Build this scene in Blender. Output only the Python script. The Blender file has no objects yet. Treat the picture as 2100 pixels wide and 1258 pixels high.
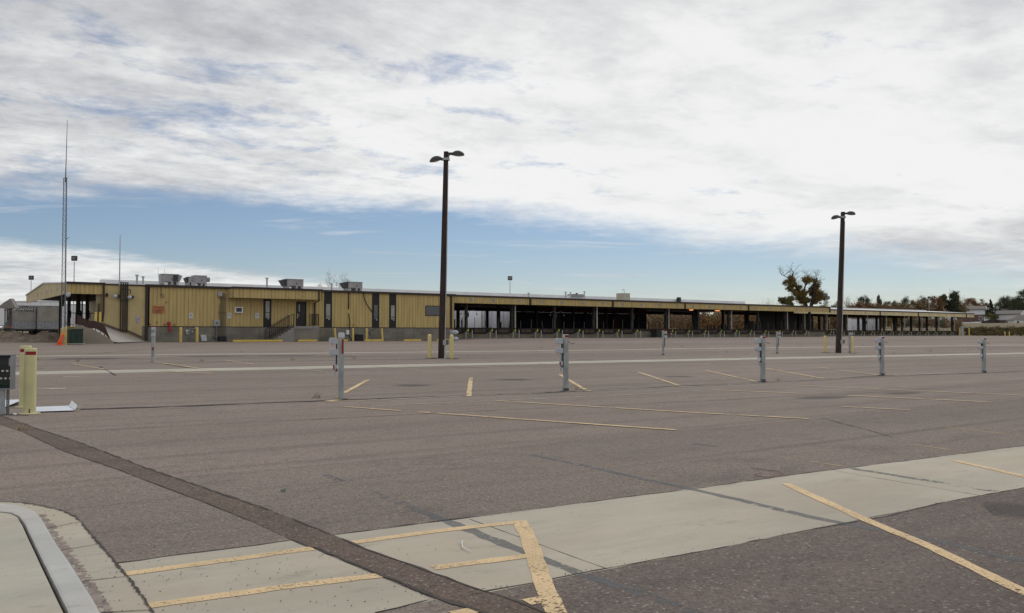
import bpy, bmesh, math, random
import numpy as np
from mathutils import Vector, Matrix
R = math.radians
C = bpy.context.scene.collection
sc = bpy.context.scene
random.seed(7)

# ------------------------------------------------------------------ camera
# World: x runs along the long building, y away from the camera across the yard, z up.
F = 1760.; PIT = math.atan(58 / F); EYE = 1.5
FA, FN = .583 / math.hypot(.583, .8125), .8125 / math.hypot(.583, .8125)
cam = bpy.data.cameras.new("camera"); cam.sensor_width = 36; cam.lens = 36 * F / 2100
cam.clip_start = .1; cam.clip_end = 4000
co = bpy.data.objects.new("camera", cam); C.objects.link(co); sc.camera = co
co.location = (0, 0, EYE)
co.rotation_euler = (R(90) + PIT, 0, -math.atan2(FA, FN))

# ------------------------------------------------------------------ sun, sky, exposure
SUN_EL = R(50)
sdir = Vector((.92, .38, 0)).normalized()
sun = bpy.data.lights.new("sun", 'SUN'); sun.energy = 1.1; sun.angle = R(22); sun.color = (1, .955, .89)
so = bpy.data.objects.new("sun", sun); C.objects.link(so)
so.rotation_euler = (Vector((sdir.x * math.cos(SUN_EL), sdir.y * math.cos(SUN_EL), math.sin(SUN_EL)))).to_track_quat('Z', 'Y').to_euler()
sc.view_settings.view_transform = 'Standard'; sc.view_settings.look = 'None'
sc.view_settings.exposure = 0.0; sc.view_settings.gamma = 1
sc.view_settings.use_curve_mapping = False

class NT:
    """small helper for building node trees"""
    def __init__(s, t): s.t = t; s.t.nodes.clear()
    def n(s, typ, **k):
        o = s.t.nodes.new(typ)
        for a, b in k.items(): setattr(o, a, b)
        return o
    def L(s, a, b): s.t.links.new(a, b)
    def put(s, v, sock):
        if hasattr(v, 'is_output'): s.L(v, sock)
        else: sock.default_value = v
    def m(s, op, a, b=0., c=0.):
        o = s.n('ShaderNodeMath', operation=op)
        s.put(a, o.inputs[0]); s.put(b, o.inputs[1]); s.put(c, o.inputs[2]); return o.outputs[0]
    def ss(s, x, a, b, lo=0., hi=1.):
        o = s.n('ShaderNodeMapRange', interpolation_type='SMOOTHSTEP')
        s.put(x, o.inputs[0]); s.put(a, o.inputs[1]); s.put(b, o.inputs[2]); s.put(lo, o.inputs[3]); s.put(hi, o.inputs[4])
        return o.outputs[0]
    def dot(s, v, w):
        o = s.n('ShaderNodeVectorMath', operation='DOT_PRODUCT'); s.put(v, o.inputs[0]); o.inputs[1].default_value = w
        return o.outputs['Value']
    def noise(s, vec, scale, detail=4, rough=.55, dist=0., w=None):
        o = s.n('ShaderNodeTexNoise'); s.put(vec, o.inputs['Vector']); o.inputs['Scale'].default_value = scale
        o.inputs['Detail'].default_value = detail; o.inputs['Roughness'].default_value = rough; o.inputs['Distortion'].default_value = dist
        return o.outputs['Fac']
    def mapping(s, vec, scale=(1, 1, 1), loc=(0, 0, 0), rot=(0, 0, 0)):
        o = s.n('ShaderNodeMapping'); s.put(vec, o.inputs[0]); o.inputs[1].default_value = loc
        o.inputs[2].default_value = rot; o.inputs[3].default_value = scale; return o.outputs[0]
    def mix(s, f, a, b):
        o = s.n('ShaderNodeMix', data_type='RGBA')
        s.put(f, o.inputs[0])
        for v, k in ((a, 6), (b, 7)):
            if hasattr(v, 'is_output'): s.L(v, o.inputs[k])
            else: o.inputs[k].default_value = (*v, 1) if len(v) == 3 else v
        return o.outputs[2]
    def comb(s, x, y, z=0.):
        o = s.n('ShaderNodeCombineXYZ'); s.put(x, o.inputs[0]); s.put(y, o.inputs[1]); s.put(z, o.inputs[2]); return o.outputs[0]

w = bpy.data.worlds.new("World"); sc.world = w; w.use_nodes = True
t = NT(w.node_tree)
geo = t.n('ShaderNodeTexCoord'); D = geo.outputs['Generated']
sky = t.n('ShaderNodeTexSky', sky_type='NISHITA', sun_disc=False)
sky.sun_elevation = SUN_EL; sky.sun_rotation = math.atan2(sdir.x, sdir.y)
sky.air_density = 1.0; sky.dust_density = .15; sky.ozone_density = 1.5
dz = t.m('MAXIMUM', t.dot(D, (0, 0, 1)), .0)
inv = t.m('DIVIDE', 1., t.m('ADD', dz, .10))
Pf = t.m('MULTIPLY', t.dot(D, (FA, FN, 0)), inv)          # the cloud layer as a curved sheet overhead
Pr = t.m('MULTIPLY', t.dot(D, (FN, -FA, 0)), inv)
P = t.comb(Pr, Pf, 0.)
wob = t.m('SUBTRACT', t.noise(P, 1.6, 7, .62), .5)
wob2 = t.m('SUBTRACT', t.noise(P, .6, 3, .5), .5)
wob3 = t.m('SUBTRACT', t.noise(P, 7., 6, .62), .5)
edge = t.m('SUBTRACT', Pf, t.m('MULTIPLY_ADD', Pr, .31, 4.18))
edge = t.m('ADD', edge, t.m('MULTIPLY', wob, 1.0))
edge = t.m('ADD', edge, t.m('MULTIPLY', wob3, .55))
edge = t.m('ADD', edge, t.m('MULTIPLY', wob2, .35))
bank = t.ss(edge, t.m('MULTIPLY_ADD', t.ss(Pr, -1., 2.), .45, .22), -.42)
# mottled holes towards the left of the bank
Pm = t.mapping(P, (1.0, 1.0, 1), (3.1, 7.7, 0), (0, 0, R(-28)))
hol = t.noise(t.mapping(Pm, (3.4, 4.2, 1)), 1.0, 9, .66, .25)
pat = t.noise(t.mapping(P, (1.25, 1.25, 1), (2.35, 8.1, 0)), 1., 3, .5)
lefty = t.ss(Pr, .9, -1.1)
thr = t.m('ADD', t.m('MULTIPLY', lefty, .12), .22)
thr = t.m('ADD', thr, t.m('MULTIPLY', t.m('SUBTRACT', pat, .5), .52))
holes = t.ss(t.m('ADD', hol, t.m('MULTIPLY', wob3, .28)), t.m('SUBTRACT', thr, .10), t.m('ADD', thr, .20), .28, 1.)
# low second bank on the left
e2 = t.m('SUBTRACT', t.m('MULTIPLY_ADD', Pr, 1.28, 7.7), Pf)
e2 = t.m('ADD', e2, t.m('MULTIPLY', wob, 1.1))
e2 = t.m('ADD', e2, t.m('MULTIPLY', wob3, .7))
low = t.m('MULTIPLY', t.ss(e2, .15, -.6), t.ss(Pr, -.3, -1.3))
low = t.m('MULTIPLY', low, t.ss(t.noise(t.mapping(P, (1.2, 3.2, 1)), 1., 5, .6), .25, .5, .55, .92))
# wisps in the clear band
wi = t.noise(t.mapping(P, (.9, 2.6, 1), (12.4, 4, 0), (0, 0, R(10))), 1.0, 7, .6, .6)
wisp = t.m('MULTIPLY', t.ss(wi, .55, .78), .62)
dens = t.m('MAXIMUM', t.m('MULTIPLY', bank, holes), t.m('MAXIMUM', low, wisp))
hz = t.ss(dz, .075, .0); dens = t.m('MAXIMUM', dens, t.m('MULTIPLY', hz, .42))
dens = t.m('MINIMUM', dens, .97)
sh = t.noise(t.mapping(Pm, (1.6, 2.2, 1), (5, 1, 0)), 1.0, 8, .6, .3)
fine = t.noise(t.mapping(Pm, (8., 9., 1), (1, 9, 0)), 1.0, 6, .65, .1)
hill = t.m('ADD', t.m('POWER', t.m('ABSOLUTE', t.m('DIVIDE', t.m('SUBTRACT', Pr, .75), 1.7)), 2.), t.m('POWER', t.m('ABSOLUTE', t.m('DIVIDE', t.m('SUBTRACT', Pf, 3.5), 1.5)), 2.))
glow = t.ss(hill, 1.7, .0)
lum = t.m('ADD', t.m('MULTIPLY_ADD', t.ss(sh, .30, .68), .18, .565), t.m('MULTIPLY', glow, .20))
lum = t.m('ADD', lum, t.m('MULTIPLY', t.m('SUBTRACT', fine, .5), t.m('MULTIPLY_ADD', lefty, .20, .15)))
lum = t.m('ADD', lum, t.m('MULTIPLY', low, .10))
lum = t.m('MAXIMUM', lum, t.m('MULTIPLY', hz, .62))
lum = t.m('SMOOTH_MIN', lum, .84, .06)
ccol = t.mix(t.ss(lum, .45, .85), (.72, .735, .775), (.87, .87, .86))
cc = t.n('ShaderNodeVectorMath', operation='SCALE'); t.L(ccol, cc.inputs[0]); t.L(t.m('MULTIPLY', lum, 12.4), cc.inputs['Scale'])
skyc = t.n('ShaderNodeVectorMath', operation='MULTIPLY'); t.L(sky.outputs[0], skyc.inputs[0]); skyc.inputs[1].default_value = (.66, .68, .76)
col = t.mix(dens, skyc.outputs[0], cc.outputs[0])
bg = t.n('ShaderNodeBackground'); t.L(col, bg.inputs[0]); bg.inputs[1].default_value = .1
wo = t.n('ShaderNodeOutputWorld'); t.L(bg.outputs[0], wo.inputs[0])

# ------------------------------------------------------------------ geometry of the site
def ray(px, py):
    u = (px - 1050) / F; v = (629 - py) / F
    c, s = math.cos(PIT), math.sin(PIT)
    f = c - v * s
    return (FN * u + FA * f, -FA * u + FN * f, s + v * c)
def sst(x, a, b):
    q = min(1, max(0, (x - a) / (b - a))); return q * q * (3 - 2 * q)
def lerp(x, xs, ys):
    if x <= xs[0]: return ys[0]
    for i in range(1, len(xs)):
        if x <= xs[i]:
            q = (x - xs[i - 1]) / (xs[i] - xs[i - 1]); return ys[i - 1] + q * (ys[i] - ys[i - 1])
    return ys[-1]
def terr(a, n):
    """height of the ground: a shallow drain by the near posts, rising to the building, banks beyond"""
    ac = min(max(a, -60), 180)
    z18 = .03 - .0035 * (ac - 8); z38 = .34 - .0030 * (ac - 20)
    z72 = .95 + .2 * sst(ac, 42, 48) + .0016 * max(0, min(ac, 160) - 48)
    z = lerp(n, [10, 18, 38, 72, 97], [0, z18, z38, z72, z72 + .05])
    if n > 97 or a > 150:
        e1 = lerp(n, [97, 112, 130, 200, 300, 600], [0, .5, 1.3, 2.2, 3.0, 4.2]) * (.12 + .88 * sst(a, 22, 52))
        e2 = lerp(math.hypot(a, n), [172, 205, 230, 300, 350, 450, 900], [0, 1.3, 1.8, 2.3, 4.3, 5.4, 6.5]) * sst(a, 158, 170) * sst(n, 20, 60)
        z += max(e1, e2)
    return z
def atg(px, py):
    """the point of the ground seen at a pixel of the 2100-wide photograph"""
    d = ray(px, py); s = 1; prev = 0
    while s < 500:
        if EYE + d[2] * s < terr(d[0] * s, d[1] * s): break
        prev = s; s += .5
    for _ in range(30):
        m = (prev + s) / 2
        if EYE + d[2] * m < terr(d[0] * m, d[1] * m): s = m
        else: prev = m
    return d[0] * s, d[1] * s
def atz(px, py, z):
    d = ray(px, py); s = (z - EYE) / d[2]; return d[0] * s, d[1] * s
def onn(px, py, n):
    d = ray(px, py); s = n / d[1]; return d[0] * s, EYE + d[2] * s
def atd(px, dist, py=None):
    """point at forward distance dist; z from py when given"""
    d = ray(px, 687 if py is None else py); s = dist / (FA * d[0] + FN * d[1])
    return d[0] * s, d[1] * s, EYE + d[2] * s

# ------------------------------------------------------------------ materials
MATS = {}
def mat(name, col, rough=.7, metal=0., var=.12, scale=3., stretch=(1, 1, 1), bump=0., bscale=40., col2=None, amt=.5, coord='Object', spec=.4, detail=5, obj_rand=0.):
    if name in MATS: return MATS[name]
    m = bpy.data.materials.new(name); m.use_nodes = True; q = NT(m.node_tree)
    tc = q.n('ShaderNodeTexCoord').outputs[coord]
    v = q.mapping(tc, stretch)
    nz = q.noise(v, scale, detail, .6)
    f = q.ss(nz, .3, .7)
    a = tuple(max(0, c * (1 - var)) for c in col); b = tuple(min(1, c * (1 + var)) for c in col)
    c = q.mix(f, a, b)
    if col2 is not None:
        n2 = q.noise(q.mapping(tc, stretch, (7, 3, 1)), scale * .35, 6, .62)
        c = q.mix(q.ss(n2, 1 - amt, 1 - amt + .18), c, col2)
    if obj_rand:
        oi = q.n('ShaderNodeObjectInfo').outputs['Random']
        hs = q.n('ShaderNodeHueSaturation'); q.L(q.m('MULTIPLY_ADD', oi, obj_rand, 1 - obj_rand / 2), hs.inputs['Value']); q.L(c, hs.inputs['Color']); c = hs.outputs[0]
    p = q.n('ShaderNodeBsdfPrincipled'); q.L(c, p.inputs['Base Color'])
    p.inputs['Roughness'].default_value = rough; p.inputs['Metallic'].default_value = metal
    p.inputs['Specular IOR Level'].default_value = spec
    if bump:
        bn = q.noise(tc, bscale, 4, .6); bo = q.n('ShaderNodeBump'); bo.inputs['Strength'].default_value = bump; bo.inputs['Distance'].default_value = .02
        q.L(bn, bo.inputs['Height']); q.L(bo.outputs[0], p.inputs['Normal'])
    o = q.n('ShaderNodeOutputMaterial'); q.L(p.outputs[0], o.inputs[0])
    MATS[name] = m; return m

def asphalt(name, base, dark, light, patch=.1):
    m = bpy.data.materials.new(name); m.use_nodes = True; q = NT(m.node_tree)
    tc = q.n('ShaderNodeTexCoord').outputs['Object']
    big = q.noise(q.mapping(tc, (.05, .16, 1)), 1., 5, .6)
    lane = q.noise(q.mapping(tc, (.012, .75, 1), (3, 11, 0)), 1., 6, .68)
    mid = q.noise(q.mapping(tc, (.9, 1.6, 1)), 1., 6, .65)
    c = q.mix(q.ss(big, .36, .66), tuple(x * (1 - patch) for x in base), tuple(x * (1 + patch) for x in base))
    c = q.mix(q.m('MULTIPLY', q.ss(lane, .50, .68), .72), c, dark)
    blot = q.noise(q.mapping(tc, (.35, .55, 1), (4, 9, 0)), 1., 8, .74)
    c = q.mix(q.m('MULTIPLY', q.ss(blot, .54, .70), .55), c, dark)
    c = q.mix(q.m('MULTIPLY', q.ss(lane, .42, .28), .22), c, light)
    c = q.mix(q.m('MULTIPLY', q.ss(mid, .50, .72), .42), c, dark)
    dsh = q.noise(q.mapping(tc, (5.5, 13., 1), (5, 5, 0), (0, 0, R(-35))), 1., 5, .72)
    c = q.mix(q.m('MULTIPLY', q.ss(dsh, .58, .70), .60), c, tuple(x * .42 for x in base))
    # the exposed aggregate: dark pits and pale and reddish chips
    pit = q.noise(q.mapping(tc, (1, 1.5, 1)), 15., 6, .78)
    c = q.mix(q.m('MULTIPLY', q.ss(pit, .54, .65), .82), c, tuple(x * .36 for x in base))
    vo = q.n('ShaderNodeTexVoronoi', feature='F1'); q.L(tc, vo.inputs['Vector']); vo.inputs['Scale'].default_value = 62.
    ch = q.n('ShaderNodeSeparateColor'); q.L(vo.outputs['Color'], ch.inputs[0])
    c = q.mix(q.m('MULTIPLY', q.m('GREATER_THAN', ch.outputs[0], .80), .28), c, light)
    c = q.mix(q.m('MULTIPLY', q.m('GREATER_THAN', ch.outputs[1], .72), .55), c, tuple(x * .5 for x in base))
    c = q.mix(q.m('MULTIPLY', q.m('GREATER_THAN', ch.outputs[2], .975), .45), c, (.42, .39, .35))
    p = q.n('ShaderNodeBsdfPrincipled'); q.L(c, p.inputs['Base Color']); p.inputs['Roughness'].default_value = .92
    p.inputs['Specular IOR Level'].default_value = .25
    bo = q.n('ShaderNodeBump'); bo.inputs['Strength'].default_value = .7; bo.inputs['Distance'].default_value = .012
    h = q.m('ADD', vo.outputs['Distance'], q.m('MULTIPLY', pit, -1.2)); q.L(h, bo.inputs['Height']); q.L(bo.outputs[0], p.inputs['Normal'])
    o = q.n('ShaderNodeOutputMaterial'); q.L(p.outputs[0], o.inputs[0]); return m

def concrete(name, base, speck=.5):
    m = bpy.data.materials.new(name); m.use_nodes = True; q = NT(m.node_tree)
    tc = q.n('ShaderNodeTexCoord').outputs['Object']
    a = q.noise(q.mapping(tc, (.35, .8, .8)), 1., 7, .65)
    b = q.noise(q.mapping(tc, (1.2, 14, 3), (2, 5, 0), (0, 0, R(52))), 1., 5, .6)
    s = q.noise(tc, 26., 3, .6)
    st = q.noise(q.mapping(tc, (1.6, 3.4, 1), (9, 2, 3)), 1., 9, .76)
    c = q.mix(q.ss(a, .3, .7), tuple(x * .84 for x in base), tuple(x * 1.10 for x in base))
    c = q.mix(q.m('MULTIPLY', q.ss(b, .5, .72), .22), c, tuple(x * .72 for x in base))
    c = q.mix(q.m('MULTIPLY', q.ss(s, .66, .72), speck), c, tuple(x * .35 for x in base))
    c = q.mix(q.m('MULTIPLY', q.ss(st, .545, .68), .62), c, tuple(x * .55 for x in base))
    g2 = q.noise(tc, 70., 3, .7)
    c = q.mix(q.m('MULTIPLY', q.ss(g2, .5, .7), .25), c, tuple(x * .62 for x in base))
    warm = q.noise(q.mapping(tc, (.5, .9, 1), (1, 8, 2)), 1., 4, .6)
    c = q.mix(q.m('MULTIPLY', q.ss(warm, .45, .7), .3), c, (base[0] * .98, base[1] * .86, base[2] * .74))
    p = q.n('ShaderNodeBsdfPrincipled'); q.L(c, p.inputs['Base Color']); p.inputs['Roughness'].default_value = .88
    p.inputs['Specular IOR Level'].default_value = .3
    bo = q.n('ShaderNodeBump'); bo.inputs['Strength'].default_value = .25; bo.inputs['Distance'].default_value = .004
    q.L(q.noise(tc, 90., 3, .7), bo.inputs['Height']); q.L(bo.outputs[0], p.inputs['Normal'])
    o = q.n('ShaderNodeOutputMaterial'); q.L(p.outputs[0], o.inputs[0]); return m

def worn(name, col, under, wear=.42, sc_=9., alpha=1.):
    """old paint with holes worn through to what lies under it"""
    m = bpy.data.materials.new(name); m.use_nodes = True; q = NT(m.node_tree)
    tc = q.n('ShaderNodeTexCoord').outputs['Object']
    a = q.noise(tc, sc_, 8, .75); b = q.noise(q.mapping(tc, (1, 1, 1), (4, 4, 4)), 1.1, 3, .5)
    f = q.ss(q.m('ADD', a, q.m('MULTIPLY', q.m('SUBTRACT', b, .5), .55)), wear - .02, wear + .05)
    c = q.mix(q.ss(q.noise(tc, 3., 4), .3, .7), tuple(x * .86 for x in col), tuple(x * 1.08 for x in col))
    p = q.n('ShaderNodeBsdfPrincipled'); q.L(c, p.inputs['Base Color']); p.inputs['Roughness'].default_value = .8
    fine = q.noise(tc, 55., 3, .7)
    f = q.m('MULTIPLY', f, q.ss(fine, .30, .46, .25, 1.))
    q.L(q.m('MULTIPLY', f, alpha), p.inputs['Alpha'])
    o = q.n('ShaderNodeOutputMaterial'); q.L(p.outputs[0], o.inputs[0]); return m

def stain_mat(name, col, amt=.75):
    m = bpy.data.materials.new(name); m.use_nodes = True; q = NT(m.node_tree)
    tco = q.n('ShaderNodeTexCoord'); g = tco.outputs['Generated']; tc = tco.outputs['Object']
    v = q.n('ShaderNodeVectorMath', operation='DISTANCE'); q.L(q.mapping(g, (1, 1, 0)), v.inputs[0]); v.inputs[1].default_value = (.5, .5, 0)
    f = q.ss(q.m('ADD', v.outputs['Value'], q.m('MULTIPLY', q.m('SUBTRACT', q.noise(tc, 1.3, 6, .7), .5), .5)), .46, .12)
    p = q.n('ShaderNodeBsdfPrincipled'); p.inputs['Base Color'].default_value = (*col, 1); p.inputs['Roughness'].default_value = .8
    q.L(q.m('MULTIPLY', f, amt), p.inputs['Alpha'])
    o = q.n('ShaderNodeOutputMaterial'); q.L(p.outputs[0], o.inputs[0]); return m

def foundation_mat(name, base):
    """old cast concrete: form-board lines, rust runs and damp"""
    m = bpy.data.materials.new(name); m.use_nodes = True; q = NT(m.node_tree)
    tc = q.n('ShaderNodeTexCoord').outputs['Object']
    a = q.noise(q.mapping(tc, (.7, 1, 1.2)), 1., 7, .65)
    v = q.noise(q.mapping(tc, (3.2, 1, .25), (2, 2, 2)), 1., 5, .6)
    r = q.noise(q.mapping(tc, (.42, 1, .5), (31, 2, 7)), 1., 5, .62)
    c = q.mix(q.ss(a, .3, .7), tuple(x * .72 for x in base), tuple(x * 1.22 for x in base))
    c = q.mix(q.m('MULTIPLY', q.ss(v, .5, .75), .4), c, tuple(x * .5 for x in base))
    c = q.mix(q.m('MULTIPLY', q.ss(r, .57, .72), .55), c, (base[0] * 1.0, base[1] * .62, base[2] * .40))
    p = q.n('ShaderNodeBsdfPrincipled'); q.L(c, p.inputs['Base Color']); p.inputs['Roughness'].default_value = .92
    o = q.n('ShaderNodeOutputMaterial'); q.L(p.outputs[0], o.inputs[0]); return m

def metal_panel(name, base, stretch=(3.3, 1, .35)):
    m = bpy.data.materials.new(name); m.use_nodes = True; q = NT(m.node_tree)
    tc = q.n('ShaderNodeTexCoord').outputs['Object']
    a = q.noise(q.mapping(tc, stretch), 1., 3, .5)
    b = q.noise(q.mapping(tc, (.3, .3, .5), (3, 3, 3)), 1., 5, .6)
    r = q.noise(q.mapping(tc, (4, 4, 1.2), (9, 9, 9)), 1., 6, .7)
    c = q.mix(q.ss(a, .3, .7), tuple(x * .86 for x in base), tuple(x * 1.08 for x in base))
    c = q.mix(q.m('MULTIPLY', q.ss(b, .45, .7), .15), c, (base[0] * .80, base[1] * .78, base[2] * .74))
    c = q.mix(q.m('MULTIPLY', q.ss(r, .68, .78), .4), c, (base[0] * .55, base[1] * .45, base[2] * .4))
    p = q.n('ShaderNodeBsdfPrincipled'); q.L(c, p.inputs['Base Color']); p.inputs['Roughness'].default_value = .55
    p.inputs['Specular IOR Level'].default_value = .35
    o = q.n('ShaderNodeOutputMaterial'); q.L(p.outputs[0], o.inputs[0]); return m

ASPH = asphalt('asphalt', (.266, .216, .186), (.150, .119, .106), (.36, .31, .275))
ASPH2 = asphalt('fresh_asphalt', (.148, .110, .090), (.075, .055, .048), (.27, .22, .18))
APRON = asphalt('dark_asphalt', (.180, .144, .126), (.070, .056, .050), (.27, .235, .21), .26)
NEARA = asphalt('coarse_asphalt', (.228, .186, .161), (.118, .094, .085), (.33, .285, .255), .14)
CONC = concrete('concrete', (.425, .388, .318))
CONC_W = concrete('pale_concrete', (.42, .40, .335), .3)
KERB = concrete('kerb_concrete', (.45, .45, .435), .4)
FOUND = foundation_mat('foundation_concrete', (.200, .186, .155))
DOCKC = foundation_mat('dock_concrete', (.175, .16, .125))
YPAINT = worn('yellow_paint', (.66, .485, .275), None, .37, 26., .96)
YPAINT_FAR = worn('faded_yellow_paint', (.62, .46, .26), None, .40, 5., 1.)
WPAINT = worn('faded_white_paint', (.52, .47, .37), None, .41, 4.)
GPAINT = worn('grey_blackout_paint', (.13, .14, .15), None, .43, 10., .6)
TAR = mat('tar_crack', (.045, .036, .032), .8, var=.4, scale=4)
YWALL = metal_panel('yellow_steel_siding', (.505, .388, .165))
YWALL2 = metal_panel('smooth_yellow_wall', (.50, .40, .20), (.8, 1, .6))
WINGY = metal_panel('pale_yellow_fascia', (.64, .54, .31))
BROWN = mat('brown_trim', (.030, .021, .018), .5)
BLACK = mat('black_metal', (.012, .012, .013), .5)
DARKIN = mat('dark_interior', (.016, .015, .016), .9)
ROOFM = mat('white_metal_roof', (.62, .62, .63), .45, var=.08, scale=.6)
GALV = mat('galvanised_steel', (.36, .38, .40), .5, .3, var=.15, scale=8)
GREYB = mat('grey_enamel', (.42, .45, .49), .45, var=.08, scale=5)
POSTM = mat('weathered_grey_steel', (.33, .355, .355), .65, .1, var=.22, scale=7, stretch=(1, 1, .35), col2=(.20, .19, .17), amt=.42)
RED = mat('red_reflector', (.24, .008, .012), .35)
WHITE = mat('white_paint', (.74, .75, .76), .5, var=.05)
YBOL = mat('yellow_bollard_paint', (.66, .50, .14), .55, var=.12, scale=3, col2=(.40, .33, .14), amt=.42)
CREAM = mat('faded_cream_yellow_paint', (.58, .545, .29), .55, var=.08, scale=3, col2=(.42, .44, .36), amt=.45)
RTU = mat('grey_rooftop_unit_metal', (.24, .225, .225), .55, var=.1, scale=2)
RTU2 = mat('dark_unit_grille', (.04, .04, .042), .7)
GLASS = mat('dark_window_glass', (.03, .034, .036), .06, spec=.9, var=.05)
GLASSW = mat('blind_behind_glass', (.24, .235, .205), .12, spec=.8, var=.25, scale=1.5)
POLE = mat('dark_brown_pole', (.032, .019, .016), .7, var=.45, scale=2.5, stretch=(3, 3, .35), bump=.2)
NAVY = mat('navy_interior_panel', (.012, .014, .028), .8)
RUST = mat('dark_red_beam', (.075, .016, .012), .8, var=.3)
BUMP = mat('rusty_dock_plate', (.058, .040, .030), .85, var=.4, scale=2)
CHEV = mat('fluorescent_yellow_green', (.42, .56, .04), .5)
DULLW = mat('dirty_white_steel', (.40, .38, .33), .6, var=.15, scale=2, stretch=(1, 1, 4), col2=(.30, .26, .2), amt=.42)
COLM = mat('dark_steel_column', (.045, .040, .034), .7, var=.3)
TRAILW = mat('white_trailer_skin', (.78, .79, .83), .45, var=.05, scale=1.)
TRAILG = mat('dirty_grey_trailer_door', (.26, .245, .22), .5, var=.16, scale=.9, stretch=(1, 1, .5), col2=(.22, .20, .18), amt=.48)
DIRT = mat('bare_soil', (.150, .115, .085), .95, var=.35, scale=3, bump=.6, bscale=6, col2=(.25, .21, .16), amt=.45)
ORANGE = mat('orange_plastic', (.85, .12, .025), .45)
DGREEN = mat('dark_green_enamel', (.012, .035, .027), .5)
BRICK = mat('brown_brick', (.16, .095, .085), .9, var=.2, scale=3)
SIDING = mat('pale_house_siding', (.74, .74, .77), .7, var=.05)
SHING = mat('grey_roof_shingle', (.15, .135, .125), .9, var=.15, scale=4)
WOODF = mat('brown_wood_fence', (.25, .165, .075), .85, var=.2, scale=3, stretch=(5, 5, .6))
BARK = mat('bark', (.075, .058, .045), .95, var=.3, scale=4)
TWIG = mat('grey_twigs', (.15, .125, .105), .95, var=.3, scale=4)
STAIN = stain_mat('oil_stain', (.04, .038, .038), .42)

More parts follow.
